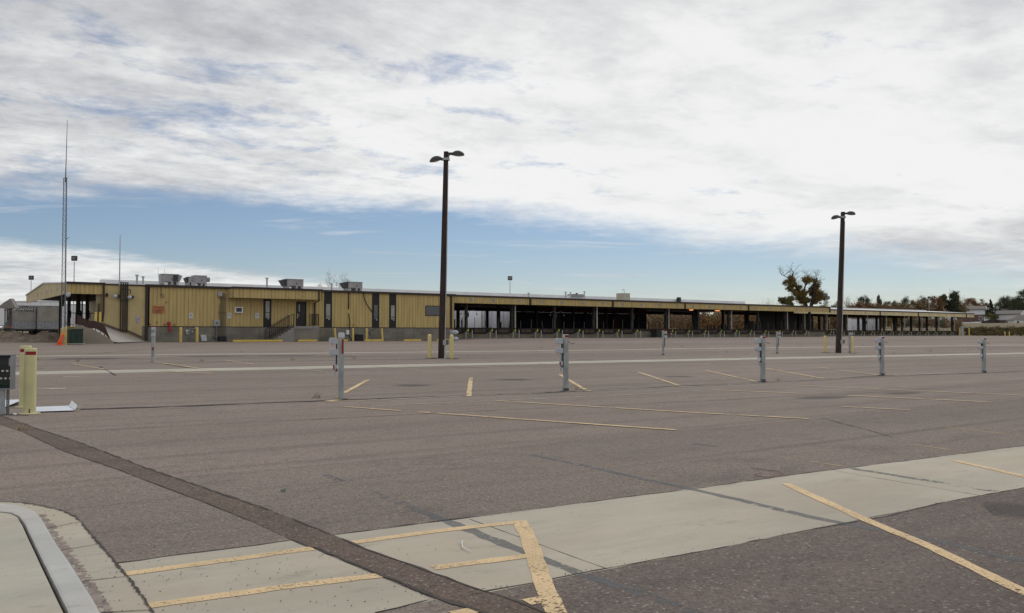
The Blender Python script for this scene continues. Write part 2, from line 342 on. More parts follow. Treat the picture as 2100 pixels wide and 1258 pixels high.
# ------------------------------------------------------------------ mesh helpers
class MB:
    def __init__(s): s.v = []; s.f = []
    def add(s, vs, fs):
        b = len(s.v); s.v += [tuple(p) for p in vs]; s.f += [tuple(i + b for i in f) for f in fs]; return s
    def box(s, x0, x1, y0, y1, z0, z1, m=None, top=1.):
        cx, cy = (x0 + x1) / 2, (y0 + y1) / 2
        vs = [(x0, y0, z0), (x1, y0, z0), (x1, y1, z0), (x0, y1, z0)]
        vs += [(cx + (x - cx) * top, cy + (y - cy) * top, z1) for x, y, _ in vs]
        if m is not None: vs = [tuple(m @ Vector(p)) for p in vs]
        return s.add(vs, [(0, 3, 2, 1), (4, 5, 6, 7), (0, 1, 5, 4), (1, 2, 6, 5), (2, 3, 7, 6), (3, 0, 4, 7)])
    def bar(s, p, q, w, h=None):
        """square bar between two points"""
        p, q = Vector(p), Vector(q); d = (q - p)
        if d.length < 1e-6: return s
        u = d.normalized(); up = Vector((0, 0, 1)) if abs(u.z) < .9 else Vector((0, 1, 0))
        r = u.cross(up).normalized() * w / 2; k = r.cross(u).normalized() * (h or w) / 2
        vs = [p - r - k, p + r - k, p + r + k, p - r + k, q - r - k, q + r - k, q + r + k, q - r + k]
        return s.add(vs, [(0, 1, 2, 3), (7, 6, 5, 4), (4, 5, 1, 0), (5, 6, 2, 1), (6, 7, 3, 2), (7, 4, 0, 3)])
    def tube(s, pts, rads, seg=8, cap=True):
        pts = [Vector(p) for p in pts]
        if not hasattr(rads, '__len__'): rads = [rads] * len(pts)
        b = len(s.v); prev = None
        for i, p in enumerate(pts):
            d = (pts[min(i + 1, len(pts) - 1)] - pts[max(i - 1, 0)]).normalized()
            if prev is None: x = d.orthogonal().normalized()
            else: x = (prev - d * prev.dot(d)); x = x.normalized() if x.length > 1e-5 else d.orthogonal().normalized()
            prev = x; y = d.cross(x)
            for k in range(seg):
                a = 2 * math.pi * k / seg; s.v.append(tuple(p + (x * math.cos(a) + y * math.sin(a)) * rads[i]))
        for i in range(len(pts) - 1):
            for k in range(seg):
                k2 = (k + 1) % seg; s.f.append((b + i * seg + k, b + i * seg + k2, b + (i + 1) * seg + k2, b + (i + 1) * seg + k))
        if cap:
            s.f.append(tuple(b + k for k in reversed(range(seg)))); e = b + (len(pts) - 1) * seg; s.f.append(tuple(e + k for k in range(seg)))
        return s
    def lathe(s, prof, c=(0, 0, 0), seg=20):
        """prof: (radius, z) from bottom to top"""
        b = len(s.v)
        for r, z in prof:
            for k in range(seg):
                a = 2 * math.pi * k / seg; s.v.append((c[0] + r * math.cos(a), c[1] + r * math.sin(a), c[2] + z))
        for i in range(len(prof) - 1):
            for k in range(seg):
                k2 = (k + 1) % seg; s.f.append((b + i * seg + k, b + i * seg + k2, b + (i + 1) * seg + k2, b + (i + 1) * seg + k))
        s.f.append(tuple(b + k for k in reversed(range(seg)))); e = b + (len(prof) - 1) * seg; s.f.append(tuple(e + k for k in range(seg)))
        return s
    def prism(s, poly, ax, lo, hi):
        """poly in the plane normal to axis ax ('x','y','z'), extruded lo..hi"""
        def P3(p, h): return {'x': (h, p[0], p[1]), 'y': (p[0], h, p[1]), 'z': (p[0], p[1], h)}[ax]
        n = len(poly); vs = [P3(p, lo) for p in poly] + [P3(p, hi) for p in poly]
        return s.add(vs, [tuple(reversed(range(n))), tuple(range(n, 2 * n))] + [(i, (i + 1) % n, n + (i + 1) % n, n + i) for i in range(n)])
    def blob(s, c, r, seg=12, ring=7, half=False, m=None):
        b = len(s.v); lo = 0 if half else -math.pi / 2
        for i in range(ring + 1):
            e = lo + (math.pi / 2 - lo) * i / ring
            for k in range(seg):
                a = 2 * math.pi * k / seg
                p = Vector((r[0] * math.cos(e) * math.cos(a), r[1] * math.cos(e) * math.sin(a), r[2] * math.sin(e)))
                if m is not None: p = m @ p
                s.v.append((c[0] + p.x, c[1] + p.y, c[2] + p.z))
        for i in range(ring):
            for k in range(seg):
                k2 = (k + 1) % seg; s.f.append((b + i * seg + k, b + i * seg + k2, b + (i + 1) * seg + k2, b + (i + 1) * seg + k))
        if half: s.f.append(tuple(b + k for k in reversed(range(seg))))
        return s
    def ribs(s, x0, x1, y, z0, z1, pitch=.3, d=.035, g=.075, face=-1):
        """steel siding along x at depth y with narrow sunk joints, facing -y (face=-1)"""
        pr = []; x = x0; dd = d * -face
        while x < x1 - g - .02:
            e = min(x + pitch - g, x1); pr += [(x, y), (e, y)]
            if e + g < x1: pr += [(e + g * .25, y + dd), (e + g * .75, y + dd)]
            x = x + pitch
        if pr[-1][0] < x1: pr.append((x1, y))
        b = len(s.v)
        for q in pr: s.v.append((q[0], q[1], z0)); s.v.append((q[0], q[1], z1))
        for i in range(len(pr) - 1): s.f.append((b + 2 * i, b + 2 * i + 2, b + 2 * i + 3, b + 2 * i + 1))
        return s
    def build(s, name, m, parent=None, smooth=False, label=None, local=False, bevel=0.):
        o0 = Vector((0, 0, 0))
        if parent is not None and not local:
            r = parent
            while r is not None: o0 = o0 + r.location; r = r.parent
        me = bpy.data.meshes.new(name); me.from_pydata([tuple(Vector(v) - o0) for v in s.v], [], s.f)
        me.materials.append(m)
        if smooth: me.polygons.foreach_set('use_smooth', [True] * len(me.polygons))
        me.update()
        o = bpy.data.objects.new(name, me); C.objects.link(o)
        if parent is not None: o.parent = parent
        if label: o['label'] = label
        if bevel:
            bv = o.modifiers.new('bevel', 'BEVEL'); bv.width = bevel; bv.segments = 2; bv.limit_method = 'ANGLE'
        return o
def thing(name, loc, label, cat, group=None, rz=0.):
    o = bpy.data.objects.new(name, None); o.empty_display_size = .2; C.objects.link(o)
    o.location = loc; o.rotation_euler = (0, 0, rz); return tag(o, label, cat, group)
def tag(o, label, cat, group=None):
    o['label'] = label; o['category'] = cat
    if group: o['group'] = group
    return o
def struct(o): o['kind'] = 'structure'; return o
def copy_tree(o, loc, label, group=None, rz=None, scale=None):
    def rec(x, par):
        c = x.copy(); C.objects.link(c)
        if par is not None: c.parent = par
        for ch in kids.get(x, []): rec(ch, c)
        return c
    kids = {}
    for x in C.objects:
        if x.parent is not None: kids.setdefault(x.parent, []).append(x)
    r = rec(o, None); r.location = loc; r['label'] = label
    if group: r['group'] = group
    if rz is not None: r.rotation_euler = (r.rotation_euler[0], r.rotation_euler[1], rz)
    if scale is not None: r.scale = scale if hasattr(scale, '__len__') else (scale,) * 3
    return r
def text_mesh(txt, size, m, name, parent, mat4, ext=.004):
    cu = bpy.data.curves.new(name, 'FONT'); cu.body = txt; cu.size = size; cu.extrude = ext; cu.align_x = 'CENTER'; cu.align_y = 'CENTER'; cu.resolution_u = 2
    ob = bpy.data.objects.new('tmp', cu); C.objects.link(ob)
    dg = bpy.context.evaluated_depsgraph_get(); me = bpy.data.meshes.new_from_object(ob.evaluated_get(dg))
    bpy.data.objects.remove(ob); bpy.data.curves.remove(cu)
    me.name = name; me.transform(mat4); me.materials.clear(); me.materials.append(m)
    o = bpy.data.objects.new(name, me); C.objects.link(o); o.parent = parent
    return o
FACE = Matrix(((1, 0, 0, 0), (0, 0, -1, 0), (0, 1, 0, 0), (0, 0, 0, 1)))     # text plane xy -> xz, facing -y

# ------------------------------------------------------------------ ground
def axis(segs):
    out = []
    for a, b, st in segs:
        k = max(1, round((b - a) / st)); out += [a + (b - a) * i / k for i in range(k)]
    out.append(segs[-1][1]); return out
XS = axis([(-900, -100, 100), (-100, -20, 10), (-20, 42, 2), (42, 48, .5), (48, 158, 5), (158, 170, 1), (170, 300, 5), (300, 600, 25), (600, 2500, 190)])
YS = axis([(-300, -30, 45), (-30, 10, 5), (10, 18, 1), (18, 38, 2), (38, 72, 2), (72, 97, 2.5), (97, 112, 2.5), (112, 130, 3), (130, 200, 5), (200, 300, 10), (300, 600, 30), (600, 2500, 190)])
def sheet(name, x0, x1, y0, y1, dz_, m):
    xs = [x for x in XS if x0 - 1e-6 <= x <= x1 + 1e-6]; ys = [y for y in YS if y0 - 1e-6 <= y <= y1 + 1e-6]
    vs = [(x, y, terr(x, y) + dz_) for y in ys for x in xs]; W = len(xs)
    fs = [(j * W + i, j * W + i + 1, (j + 1) * W + i + 1, (j + 1) * W + i) for j in range(len(ys) - 1) for i in range(W - 1)]
    b = MB(); b.v = vs; b.f = fs; return struct(b.build(name, m))
GRASSY = mat('dry_grass_ground', (.16, .125, .07), .98, var=.35, scale=.25, col2=(.10, .105, .055), amt=.5, bump=.6, bscale=3)
sheet('ground', -900, 2500, -300, 2500, -.004, GRASSY)
sheet('asphalt_yard', -100, 158, -30, 112, 0, ASPH)

def drape(pts, wid, off=.004, step=.8, jit=.0, taper=False, seed=1, wfun=None):
    """a ribbon laid on the ground along world points"""
    rnd = random.Random(seed); P2 = []
    for i in range(len(pts) - 1):
        a, b = pts[i], pts[i + 1]; L = math.hypot(b[0] - a[0], b[1] - a[1]); k = max(1, int(L / step))
        P2 += [(a[0] + (b[0] - a[0]) * j / k, a[1] + (b[1] - a[1]) * j / k) for j in range(k)]
    P2.append(pts[-1]); mb = MB(); n = len(P2)
    for i, p in enumerate(P2):
        q0, q1 = P2[max(0, i - 1)], P2[min(n - 1, i + 1)]; dx, dy = q1[0] - q0[0], q1[1] - q0[1]; L = math.hypot(dx, dy) or 1
        nx, ny = -dy / L, dx / L; ww = wid * (wfun(i / (n - 1)) if wfun else 1)
        for sgn in (-1, 1):
            h = ww / 2 * sgn + (rnd.random() - .5) * jit
            x, y = p[0] + nx * h, p[1] + ny * h; mb.v.append((x, y, terr(x, y) + off))
        if i: b = 2 * i; mb.f.append((b - 2, b, b + 1, b - 1))
    return mb
def merge(mbs):
    o = MB()
    for m_ in mbs: o.add(m_.v, m_.f)
    return o
def lines(name, items, m, off, jit=.008):
    out = []
    for k, it in enumerate(items):
        *pp, wd = it; nr_ = min(p[1] for p in pp) > 860; out.append(drape([atg(*p) for p in pp], wd, (off if nr_ else off + .003) + k * .00012, .12 if nr_ else .5, jit, seed=k))
    return struct(merge(out).build(name, m))

def band(top, bot, off, m, name, ext=None):
    """sheet between two pixel polylines on the near ground"""
    A = [atg(*p) for p in top] + (ext[0] if ext else []); B = [atg(*p) for p in bot] + (ext[1] if ext else [])
    def res(P_, k):
        d = [0]
        for i in range(1, len(P_)): d.append(d[-1] + math.dist(P_[i], P_[i - 1]))
        out = []
        for j in range(k + 1):
            s_ = d[-1] * j / k; out.append((lerp(s_, d, [p[0] for p in P_]), lerp(s_, d, [p[1] for p in P_])))
        return out
    k = 60; A = res(A, k); B = res(B, k); mb = MB()
    rnd = random.Random(len(top))
    LL = max(sum(math.dist(P_[i], P_[i - 1]) for i in range(1, len(P_))) for P_ in (A, B)); k = max(20, min(700, int(LL / .09))); A = res(A, k); B = res(B, k)
    for i in range(k + 1):
        for p in (A[i], B[i]): mb.v.append((p[0], p[1] + rnd.uniform(-.008, .008), terr(*p) + off))
        if i: b = 2 * i; mb.f.append((b - 1, b + 1, b, b - 2))
    return struct(mb.build(name, m))

rna = random.Random(9); mb_ = MB(); KN = 1200
for i_ in range(KN + 1):
    x_ = -25 + 175 * i_ / KN; mb_.v += [(x_, -20, .0006), (x_, 9.42 + .05 * math.sin(x_ * .9) + rna.uniform(-.03, .03), .0006)]
    if i_: mb_.f.append((2 * i_ - 2, 2 * i_, 2 * i_ + 1, 2 * i_ - 1))
struct(mb_.build('coarse_asphalt_surface', NEARA))
# near concrete strip, in two pieces with the asphalt repair between them
band([(240, 1156), (420, 1132), (600, 1109)], [(322, 1269), (560, 1290), (700, 1278), (770, 1258), (890, 1231)], .0015, CONC, 'concrete_strip')
FARX = [(24, 4.85, 2.95), (40, 4.1, 2.3), (70, 2.6, .6)]
A_top = [(655, 1103), (683, 1098), (890, 1070), (1000, 1058), (1100, 1045), (1300, 1018), (1420, 1003.5), (1606, 977), (1817, 950.6), (2100, 915), (2300, 893)]
A_bot = [(965, 1223), (993, 1214), (1100, 1196), (1187, 1177), (1300, 1157), (1452, 1129), (1655, 1088), (1817, 1060), (1938, 1030), (2100, 1001), (2300, 962)]
EXT_T, EXT_B = [(60, 5.3), (150, 5.0)], [(60, 3.6), (150, 3.3)]
band(A_top, A_bot, .0015, CONC, 'concrete_strip', (EXT_T, EXT_B))
AB = [atg(*p) for p in A_bot] + EXT_B; mb_ = MB()
for i_, p_ in enumerate(AB):
    mb_.v += [(p_[0], -20, .0010), (p_[0], p_[1], .0010)]
    if i_: mb_.f.append((2 * i_ - 2, 2 * i_, 2 * i_ + 1, 2 * i_ - 1))
struct(mb_.build('dark_asphalt_apron', APRON))
# asphalt repair strip running diagonally away to the left
PU = [(-60, 838), (0, 852), (83, 882), (160, 907), (290, 957), (412, 999), (533, 1040), (667, 1092), (750, 1127), (890, 1177), (993, 1214), (1067, 1238), (1120, 1258), (1230, 1305)]
PL = [(-60, 858), (0, 871), (50, 888), (133, 927), (240, 963), (333, 999), (417, 1030), (520, 1072), (597, 1108), (693, 1143), (787, 1182), (900, 1228), (990, 1258), (1080, 1290)]
band(PU, PL, .0030, ASPH2, 'asphalt_patch')
def crack(name, pts, wd, jit, off=.0062, m=TAR):
    out = [drape([atg(*p) for p in pl], wd_, off, .12 if min(p[1] for p in pl) > 850 else .35, jit * wd_, seed=len(pl) * 7 + int(pl[0][0])) for pl, wd_ in pts]
    return struct(merge(out).build(name, m))
crack('patch_edge_crack', [(PU[1:7], .022), (PU[6:], .014), (PL[8:], .022), ([(50, 888), (133, 927), (240, 963), (333, 999), (417, 1030), (520, 1072)], .008)], 0, 1.5)
crack('strip_edge_joint', [(A_top[1:], .016), ([(240, 1156), (420, 1132), (600, 1109)], .018), (A_bot[1:], .010), ([(770, 1258), (860, 1236), (885, 1230)], .014)], 0, 1.5, .0040)
crack('strip_joint', [([(962, 1065), (1243, 1167)], .010), ([(1711, 966), (2011, 1017)], .010)], 0, .6, .0022)
# painted lines near the camera
lines('yellow_parking_lines', [
    ((253, 1179), (642, 1126), .105), ((302, 1244), (600, 1203), (781, 1181), .105),
    ((724, 1114), (890, 1091), (1060, 1072), .10), ((888, 1166), (1085, 1141), .10),
    ((1066, 1069), (1086, 1110), (1112, 1192), (1142, 1262), .12), ((1080, 1237), (1122, 1230), .11), ((930, 1262), (972, 1253), .10),
    ((1612, 993), (1768, 1064), (1898, 1118), (2100, 1216), (2200, 1262), .10), ((1960, 946), (2110, 980), .10)], YPAINT, .0045, .012)
lines('grey_blackout_lines', [
    ((667, 974), (767, 1012), (913, 1068), (963, 1088), (1100, 1143), (1193, 1177), (1300, 1214), (1440, 1262), .10),
    ((1093, 934), (1186, 953), (1404, 1001), (1533, 1030), (1675, 1064), (1748, 1077), (1898, 1106), (2100, 1151), .10),
    ((1744, 961), (2043, 1009), .11), ((1420, 910), (1470, 916), .09)], GPAINT, .0025, .035)
lines('faded_parking_lines', [
    ((705, 835), (821, 843.6), .10), ((861, 846), (1386, 883), .12), ((1018, 823), (1400, 846), (1658, 860), .11),
    ((705, 807), (755, 780), .13), ((961, 814), (966, 775), .13), ((1148, 769), (1200, 800), .13), ((1309, 764), (1391, 791), .12), ((1446, 760), (1550, 783), .12),
    ((1570, 756), (1689, 777), .12), ((1677, 753.6), (1803, 770), .12), ((672, 824), (695, 821), .22), ((1203, 803), (1216, 802), .2),
    ((1468, 801), (1628, 807), .11), ((1628, 791), (2100, 812), .09), ((1739, 812), (2036, 826), .11), ((1725, 835), (1866, 842), .10),
    ((148, 747), (215, 758), .10), ((316, 743), (440, 761), .12), ((465, 740), (520, 748), .10), ((330, 762), (436, 767), .10)], YPAINT_FAR, .008, .02)
lines('worn_off_lines', [((1870, 912), (1986, 928.6), .07), ((1940, 876.5), (2100, 895), .07), ((1600, 937), (1725, 957), .06), ((1790, 918), (1830, 924), .05)], worn('nearly_gone_paint', (.55, .40, .2), None, .47, 6., .5), .004, .02)
lines('faded_white_lines', [
    ((668, 825.5), (900, 815.5), (1400, 794.5), (1950, 765), .09), ((757, 834), (1257, 812), (1480, 799), .05), ((128, 773), (173, 774), .12), ((76, 799), (135, 798), .3),
    ((600, 757), (660, 762), .10), ((760, 752), (860, 758), .10), ((920, 750), (1025, 754.5), .10)], WPAINT, .0085, .02)
# the farther concrete gutters, laid parallel to the building
def strip(name, y0, y1, x0, x1, m, off, jit=.03):
    return struct(drape([(x0, (y0 + y1) / 2), (x1, (y0 + y1) / 2)], y1 - y0, off, 2., jit, seed=int(y0)).build(name, m))
strip('concrete_gutter', 30.35, 32.15, 2.9, 140, CONC_W, .005)
strip('concrete_gutter', 44.9, 45.75, -20, 165, CONC_W, .005, .12)
struct(drape([(-30, 70.9), (44, 70.9)], 1.2, .005, 2., .3, seed=3).build('dirt_edge', DIRT))
struct(drape([(45, 72.3), (112, 72.3)], .7, .006, 2., .35, seed=4).build('dirt_edge', DIRT))
struct(drape([(112, 77.4), (162, 77.4)], .9, .006, 2., .5, seed=5).build('dirt_edge', mat('pale_gravel', (.33, .28, .2), .95, var=.2)))
crack('pavement_crack', [([(165, 840), (400, 833), (699, 821), (960, 812), (1160, 804), (1400, 792.5), (1564, 785.5), (1808, 771), (2017, 766), (2100, 762)], .13),
                 ([(90, 746), (314, 744), (700, 739), (925, 734.5), (1360, 729), (1594, 725.5), (1743, 723), (2100, 716)], .09),
                 ([(10, 748), (60, 755), (90, 757)], .05), ([(180, 727), (314, 716), (420, 707), (500, 705)], .06),
                 ([(60, 853), (20, 851)], .05)], 0, .9, .010)
crack('hairline_cracks', [([(125, 887), (400, 873), (700, 858), (1000, 843), (1300, 829), (1600, 815), (1900, 800), (2100, 791)], .025),
                 
                 ([(1683, 857), (1730, 870), (1770, 880), (1830, 897)], .014), ([(25, 737), (700, 731), (1400, 725), (2100, 712)], .06),
                 ([(375, 770), (700, 762), (1300, 752), (1900, 741), (2100, 737)], .035), ([(340, 748), (405, 757)], .07), ([(205, 752), (238, 771)], .05)], 0, 1.0, .009)
k = 0
for px, py, rx, ry, rot in [(178, 736, 2.6, 1.3, .0), (440, 731, 2.6, 1.2, 0), (585, 730, 3., 1.1, 0), (700, 731, 1.5, .7, 0), (845, 791, .8, .7, 0), (1055, 779, .9, .7, 0), (1395, 773, .9, .6, 0),
                            (1690, 816, 1.4, .6, 0), (1850, 807, 1.3, .5, 0), (2080, 1046, .5, .22, .6)]:
    x, y = atg(px, py); mb = MB(); k += 1
    for j in range(6):
        for i in range(6):
            u, v_ = (i / 5 - .5) * 2 * rx, (j / 5 - .5) * 2 * ry; X = x + u * math.cos(rot) - v_ * math.sin(rot); Y = y + u * math.sin(rot) + v_ * math.cos(rot)
            mb.v.append((X, Y, terr(X, Y) + .0066 + k * .0002))
    mb.f = [(j * 6 + i, j * 6 + i + 1, j * 6 + i + 7, j * 6 + i + 6) for j in range(5) for i in range(5)]
    struct(mb.build('oil_stain', STAIN))
# kerb and pavement in the near left corner
KZ = .06
inner = [(-160, 1040), (0, 1048), (22, 1050), (40, 1058), (52, 1075), (66, 1105), (86, 1145), (106, 1185), (126, 1225), (146, 1265), (175, 1320)]
outer = [(-160, 1034), (0, 1041), (40, 1045), (75, 1056), (90, 1072), (100, 1090), (118, 1120), (143, 1155), (168, 1195), (188, 1225), (212, 1268), (250, 1330)]
gut = [(-160, 1026), (0, 1031), (40, 1032), (90, 1040), (130, 1050), (155, 1062), (176, 1085), (196, 1110), (216, 1133), (238, 1158), (262, 1187), (290, 1225), (322, 1269), (370, 1330)]
def resamp(P_, k):
    d = [0]
    for i in range(1, len(P_)): d.append(d[-1] + math.dist(P_[i], P_[i - 1]))
    return [(lerp(d[-1] * j / k, d, [p[0] for p in P_]), lerp(d[-1] * j / k, d, [p[1] for p in P_])) for j in range(k + 1)]
K = 50
I = resamp([atz(*p, KZ) for p in inner], K); O = resamp([atg(*p) for p in outer], K); G = resamp([atg(*p) for p in gut], K)
def strips(rows, name, m):
    mb = MB(); W = len(rows[0])
    for r in rows: mb.v += r
    for j in range(len(rows) - 1):
        for i in range(W - 1): mb.f.append((j * W + i, (j + 1) * W + i, (j + 1) * W + i + 1, j * W + i + 1))
    return struct(mb.build(name, m, smooth=False))
def mixp(a, b, f): return (a[0] + (b[0] - a[0]) * f, a[1] + (b[1] - a[1]) * f)
rk = random.Random(4)
kerb_rows = [[(*mixp(I[i], O[i], -.01), -.02) for i in range(K + 1)], [(*mixp(I[i], O[i], rk.uniform(-.008, .008)), KZ - .004) for i in range(K + 1)], [(*mixp(I[i], O[i], .08), KZ) for i in range(K + 1)],
             [(*mixp(I[i], O[i], .72), KZ - .002) for i in range(K + 1)], [(*mixp(I[i], O[i], .82), KZ - .012) for i in range(K + 1)], [(*mixp(I[i], O[i], 1.02), -.004) for i in range(K + 1)]]
strips(kerb_rows, 'kerb', KERB)
strips([[(*p, .0045) for p in O], [(*mixp(O[i], G[i], 1.0), .0045) for i in range(K + 1)]], 'gutter', CONC)
lfar = [(p[0] - 6 - .0 * i, p[1] + 1.5) for i, p in enumerate(I)]
gap = [mixp(I[i], O[i], -.16) for i in range(K + 1)]
strips([[(*mixp(I[i], O[i], -.02), KZ - .035) for i in range(K + 1)], [(*p, KZ - .035) for p in gap]], 'expansion_joint', mat('joint_filler', (.055, .04, .032), .9))
strips([[(*p, KZ - .035) for p in gap], [(*p, KZ) for p in gap], [(x - 5, y - .5, KZ) for x, y in gap]], 'pavement', CONC_W)
for i_ in (20, 28, 37, 44):
    a_, b_ = O[i_], G[i_]
    struct(drape([a_, b_], .008, .0085, .2, .004).build('gutter_joint', TAR))
struct(drape([mixp(O[i], G[i], .10) for i in range(14, K)], .045, .0055, .03, .05, seed=5).build('gravel_drift', mat('pale_grit', (.24, .20, .175), .95, var=.3, scale=9)))
struct(drape([mixp(G[i], O[i], 0) for i in range(2, K)], .014, .011, .03, .016, seed=8).build('gutter_edge_crack', TAR))
# ------------------------------------------------------------------ the office end of the terminal
def X(px, n=71.8): return onn(px, 660, n)[0]
def Z(px, py, n=71.8): return onn(px, py, n)[1]
NF = 71.8; X0, X1 = 16.0, 44.45; ZT = 5.45; ZB = 2.18; NB = 96.8; NR = 84.3; ZR = 6.05
office = thing('office_building', (X0, NF, .95), 'yellow ribbed steel office block with brown trim on a grey concrete foundation', 'building')
# openings along the front: (x0, x1, kind)
strips_ = [(X(540), X(556)), (X(664.5), X(680.5)), (X(763), X(777.5)), (X(798), X(812))]
wall = MB(); xs = X0 + .25
segs = []
cur = X0 + .25
for a_, b_ in strips_: segs.append((cur, a_)); cur = b_
xd0, xd1 = X(607), X(628)
hx0, hx1, hz0, hz1 = X(872), X(906), 3.33, 4.31
for a_, b_ in segs + [(cur, X1)]:
    if a_ < xd0 < b_:
        wall.ribs(a_, xd0, NF, ZB, ZT - .12); wall.ribs(xd0, xd1, NF, 4.40, ZT - .12); wall.ribs(xd1, b_, NF, ZB, ZT - .12)
    elif a_ < hx0 < b_:
        wall.ribs(a_, hx0, NF, ZB, ZT - .12); wall.ribs(hx0, hx1, NF, ZB, hz0); wall.ribs(hx0, hx1, NF, hz1, ZT - .12); wall.ribs(hx1, b_, NF, ZB, ZT - .12)
    else: wall.ribs(a_, b_, NF, ZB, ZT - .12)
wall.build('front_wall', YWALL, office)
MB().box(X1 - .02, X1 + .06, NF, NB, .9, ZT + .02).build('side_wall', YWALL2, office)
MB().box(X0 + .1, X1 - .05, NB - .1, NB, .9, ZT).build('rear_wall', YWALL2, office)
MB().box(X0 + .02, X0 + .2, NF + .3, NB, .9, ZT).build('side_wall', YWALL2, office)
MB().box(X0 - .05, X1 + .05, NF - .03, NF + .25, .6, ZB - .02).build('foundation', FOUND, office)
MB().box(X0, X1, NF - .05, NF + .1, ZB - .05, ZB + .01).build('base_trim', BROWN, office)
MB().box(X0 - .1, X1 + .18, NF - .16, NF + .05, ZT - .15, ZT + .04).build('eave_trim', BROWN, office)
MB().prism([(NF - .14, ZT + .045), (NR, ZR), (NB + .1, ZT), (NB + .1, ZT - .08), (NR, ZR - .1), (NF - .14, ZT - .03)], 'x', X0 - 3.2, X1 + .2).build('roof', ROOFM, office)
MB().box(X(923), X(926.5), NF - .09, NF + .02, ZB, ZT - .14).build('corner_trim', BROWN, office)
MB().box(X(297), X(303), NF - .14, NF - .02, 1.05, ZT - .12).build('downspout', BROWN, office)
for s_ in (18.6, 21.9, 25.1, 31.6, 34.9, 38.2, 40.0):
    MB().box(s_, s_ + .025, NF - .033, NF - .028, .9, ZB - .06).build('foundation_joint', TAR, office)
# tall dark window strips
for k, (a_, b_) in enumerate(strips_):
    top = 4.53 if k == 0 else ZT - .16
    st = MB().box(a_ - .01, b_ + .01, NF - .02, NF + .12, ZB - .02, top).build('window_strip', BLACK, office)
    fr = .13
    g0 = 2.95; g1 = 4.38 if k == 0 else 4.25
    xa, xb = a_ + .18, b_ - .16
    MB().box(xa, xb, NF - .028, NF - .015, g0, g1).build('pane', GLASSW if k in (0, 1, 3) else GLASS, st)
    MB().box(xa, xb, NF - .04, NF - .02, g0 + (.44 if k == 0 else .16), g0 + (.5 if k == 0 else .2)).build('glazing_bar', BLACK, st)
    MB().box((xa + xb) / 2 + .02, (xa + xb) / 2 + .12, NF - .05, NF - .02, g0 - .10, g0 - .04).build('handle', WHITE, st)
hw = MB().box(hx0, hx1, NF - .03, NF + .1, hz0, hz1).build('window_frame', BLACK, office)
MB().box(hx0 + .06, hx1 - .06, NF - .036, NF - .02, hz0 + .07, hz1 - .07).build('pane', GLASS, hw)
# entrance
dr = MB().box(xd0 + .04, xd1 - .04, NF + .02, NF + .1, ZB + .02, 4.34).build('door', mat('dark_brown_door', (.022, .018, .017), .45), office)
MB().box(xd0, xd0 + .08, NF - .03, NF + .05, ZB, 4.4).box(xd1 - .08, xd1, NF - .03, NF + .05, ZB, 4.4).box(xd0 + .08, xd1 - .08, NF - .03, NF + .05, 4.32, 4.4).build('door_frame', BLACK, office)
MB().box(xd0 + .24, xd0 + .34, NF + .006, NF + .025, 3.5, 4.15).build('pane', GLASSW, dr)
MB().box(xd0 + .10, xd0 + .19, NF - .005, NF + .02, 2.95, 3.35).box(xd0 + .24, xd0 + .30, NF - .03, NF + .02, 3.16, 3.26).build('handle', DULLW, dr)
# porch roof with the same siding
PN = NF - 1.25; pa, pb = X(478, PN) - .05, X(659, PN)
pz0, pz1 = 4.55, ZT - .13
can = MB().ribs(pa, pb, PN, pz0, pz1).build('porch_fascia', YWALL, office)
MB().box(pa - .02, pa + .06, PN, NF - .01, pz0, pz1).build('porch_return', YWALL2, office); MB().box(pb - .06, pb + .02, PN, NF - .01, pz0, pz1).build('porch_return', YWALL2, office)
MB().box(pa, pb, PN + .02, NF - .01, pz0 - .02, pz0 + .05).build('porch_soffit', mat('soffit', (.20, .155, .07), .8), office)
MB().box(pa - .06, pb + .06, PN - .12, NF - .17, ZT - .14, ZT + .02).build('porch_trim', BROWN, office)
MB().tube([(pb - .25, PN - .06, ZT - .12), (pb - .25, PN - .06, pz0 - .1), (X(644), NF - .12, 4.3), (X(644), NF - .12, 2.3)], .065, 8).build('downspout', BROWN, office)
# landing, steps and railings
LN = NF - 1.5; lx0, lx1 = 27.6, 29.85; LZ = 2.24
land = MB().box(lx0, lx1, LN, NF - .04, .7, LZ - .22).build('landing', FOUND, office)
MB().box(lx0 - .03, lx1 + .03, LN - .04, NF - .035, LZ - .22, LZ).build('landing_slab', concrete('landing_concrete', (.25, .25, .245), .3), land)
stp = MB(); n_ = 7
for i_ in range(n_):
    h_ = LZ - (i_ + 1) * (LZ - .95) / (n_ + .5); stp.box(lx0 - (i_ + 1) * .29, lx0 - i_ * .29, LN, NF - .3, .7, h_)
stp.build('steps', concrete('step_concrete', (.27, .265, .25), .3), office)
def railing(pts, h, pitch, name, parent, m, w=.035):
    mb = MB()
    for (p, q) in zip(pts[:-1], pts[1:]):
        p, q = Vector(p), Vector(q); u = Vector((0, 0, h)); lo = Vector((0, 0, .12))
        mb.bar(p + u, q + u, w * 1.3); mb.bar(p + lo, q + lo, w)
        k_ = max(1, int((q - p).length / pitch))
        for j_ in range(k_ + 1):
            c_ = p.lerp(q, j_ / k_); big_ = j_ in (0, k_)
            mb.bar(c_ + (Vector((0, 0, 0)) if big_ else lo), c_ + u, w * (1.4 if big_ else .7))
    return mb.build(name, m, parent)
sx = lx0 - 7 * .29
for yy in (LN + .05, NF - .35):
    railing([(sx - .1, yy, 1.0), (lx0 - .05, yy, LZ)], 1.05 if yy < LN + 1 else .95, .2, 'railing', office, BROWN)
railing([(29.0, LN + .04, LZ), (lx1 - .04, LN + .04, LZ), (lx1 - .04, NF - .1, LZ)], 1.05, .16, 'railing', office, BROWN)
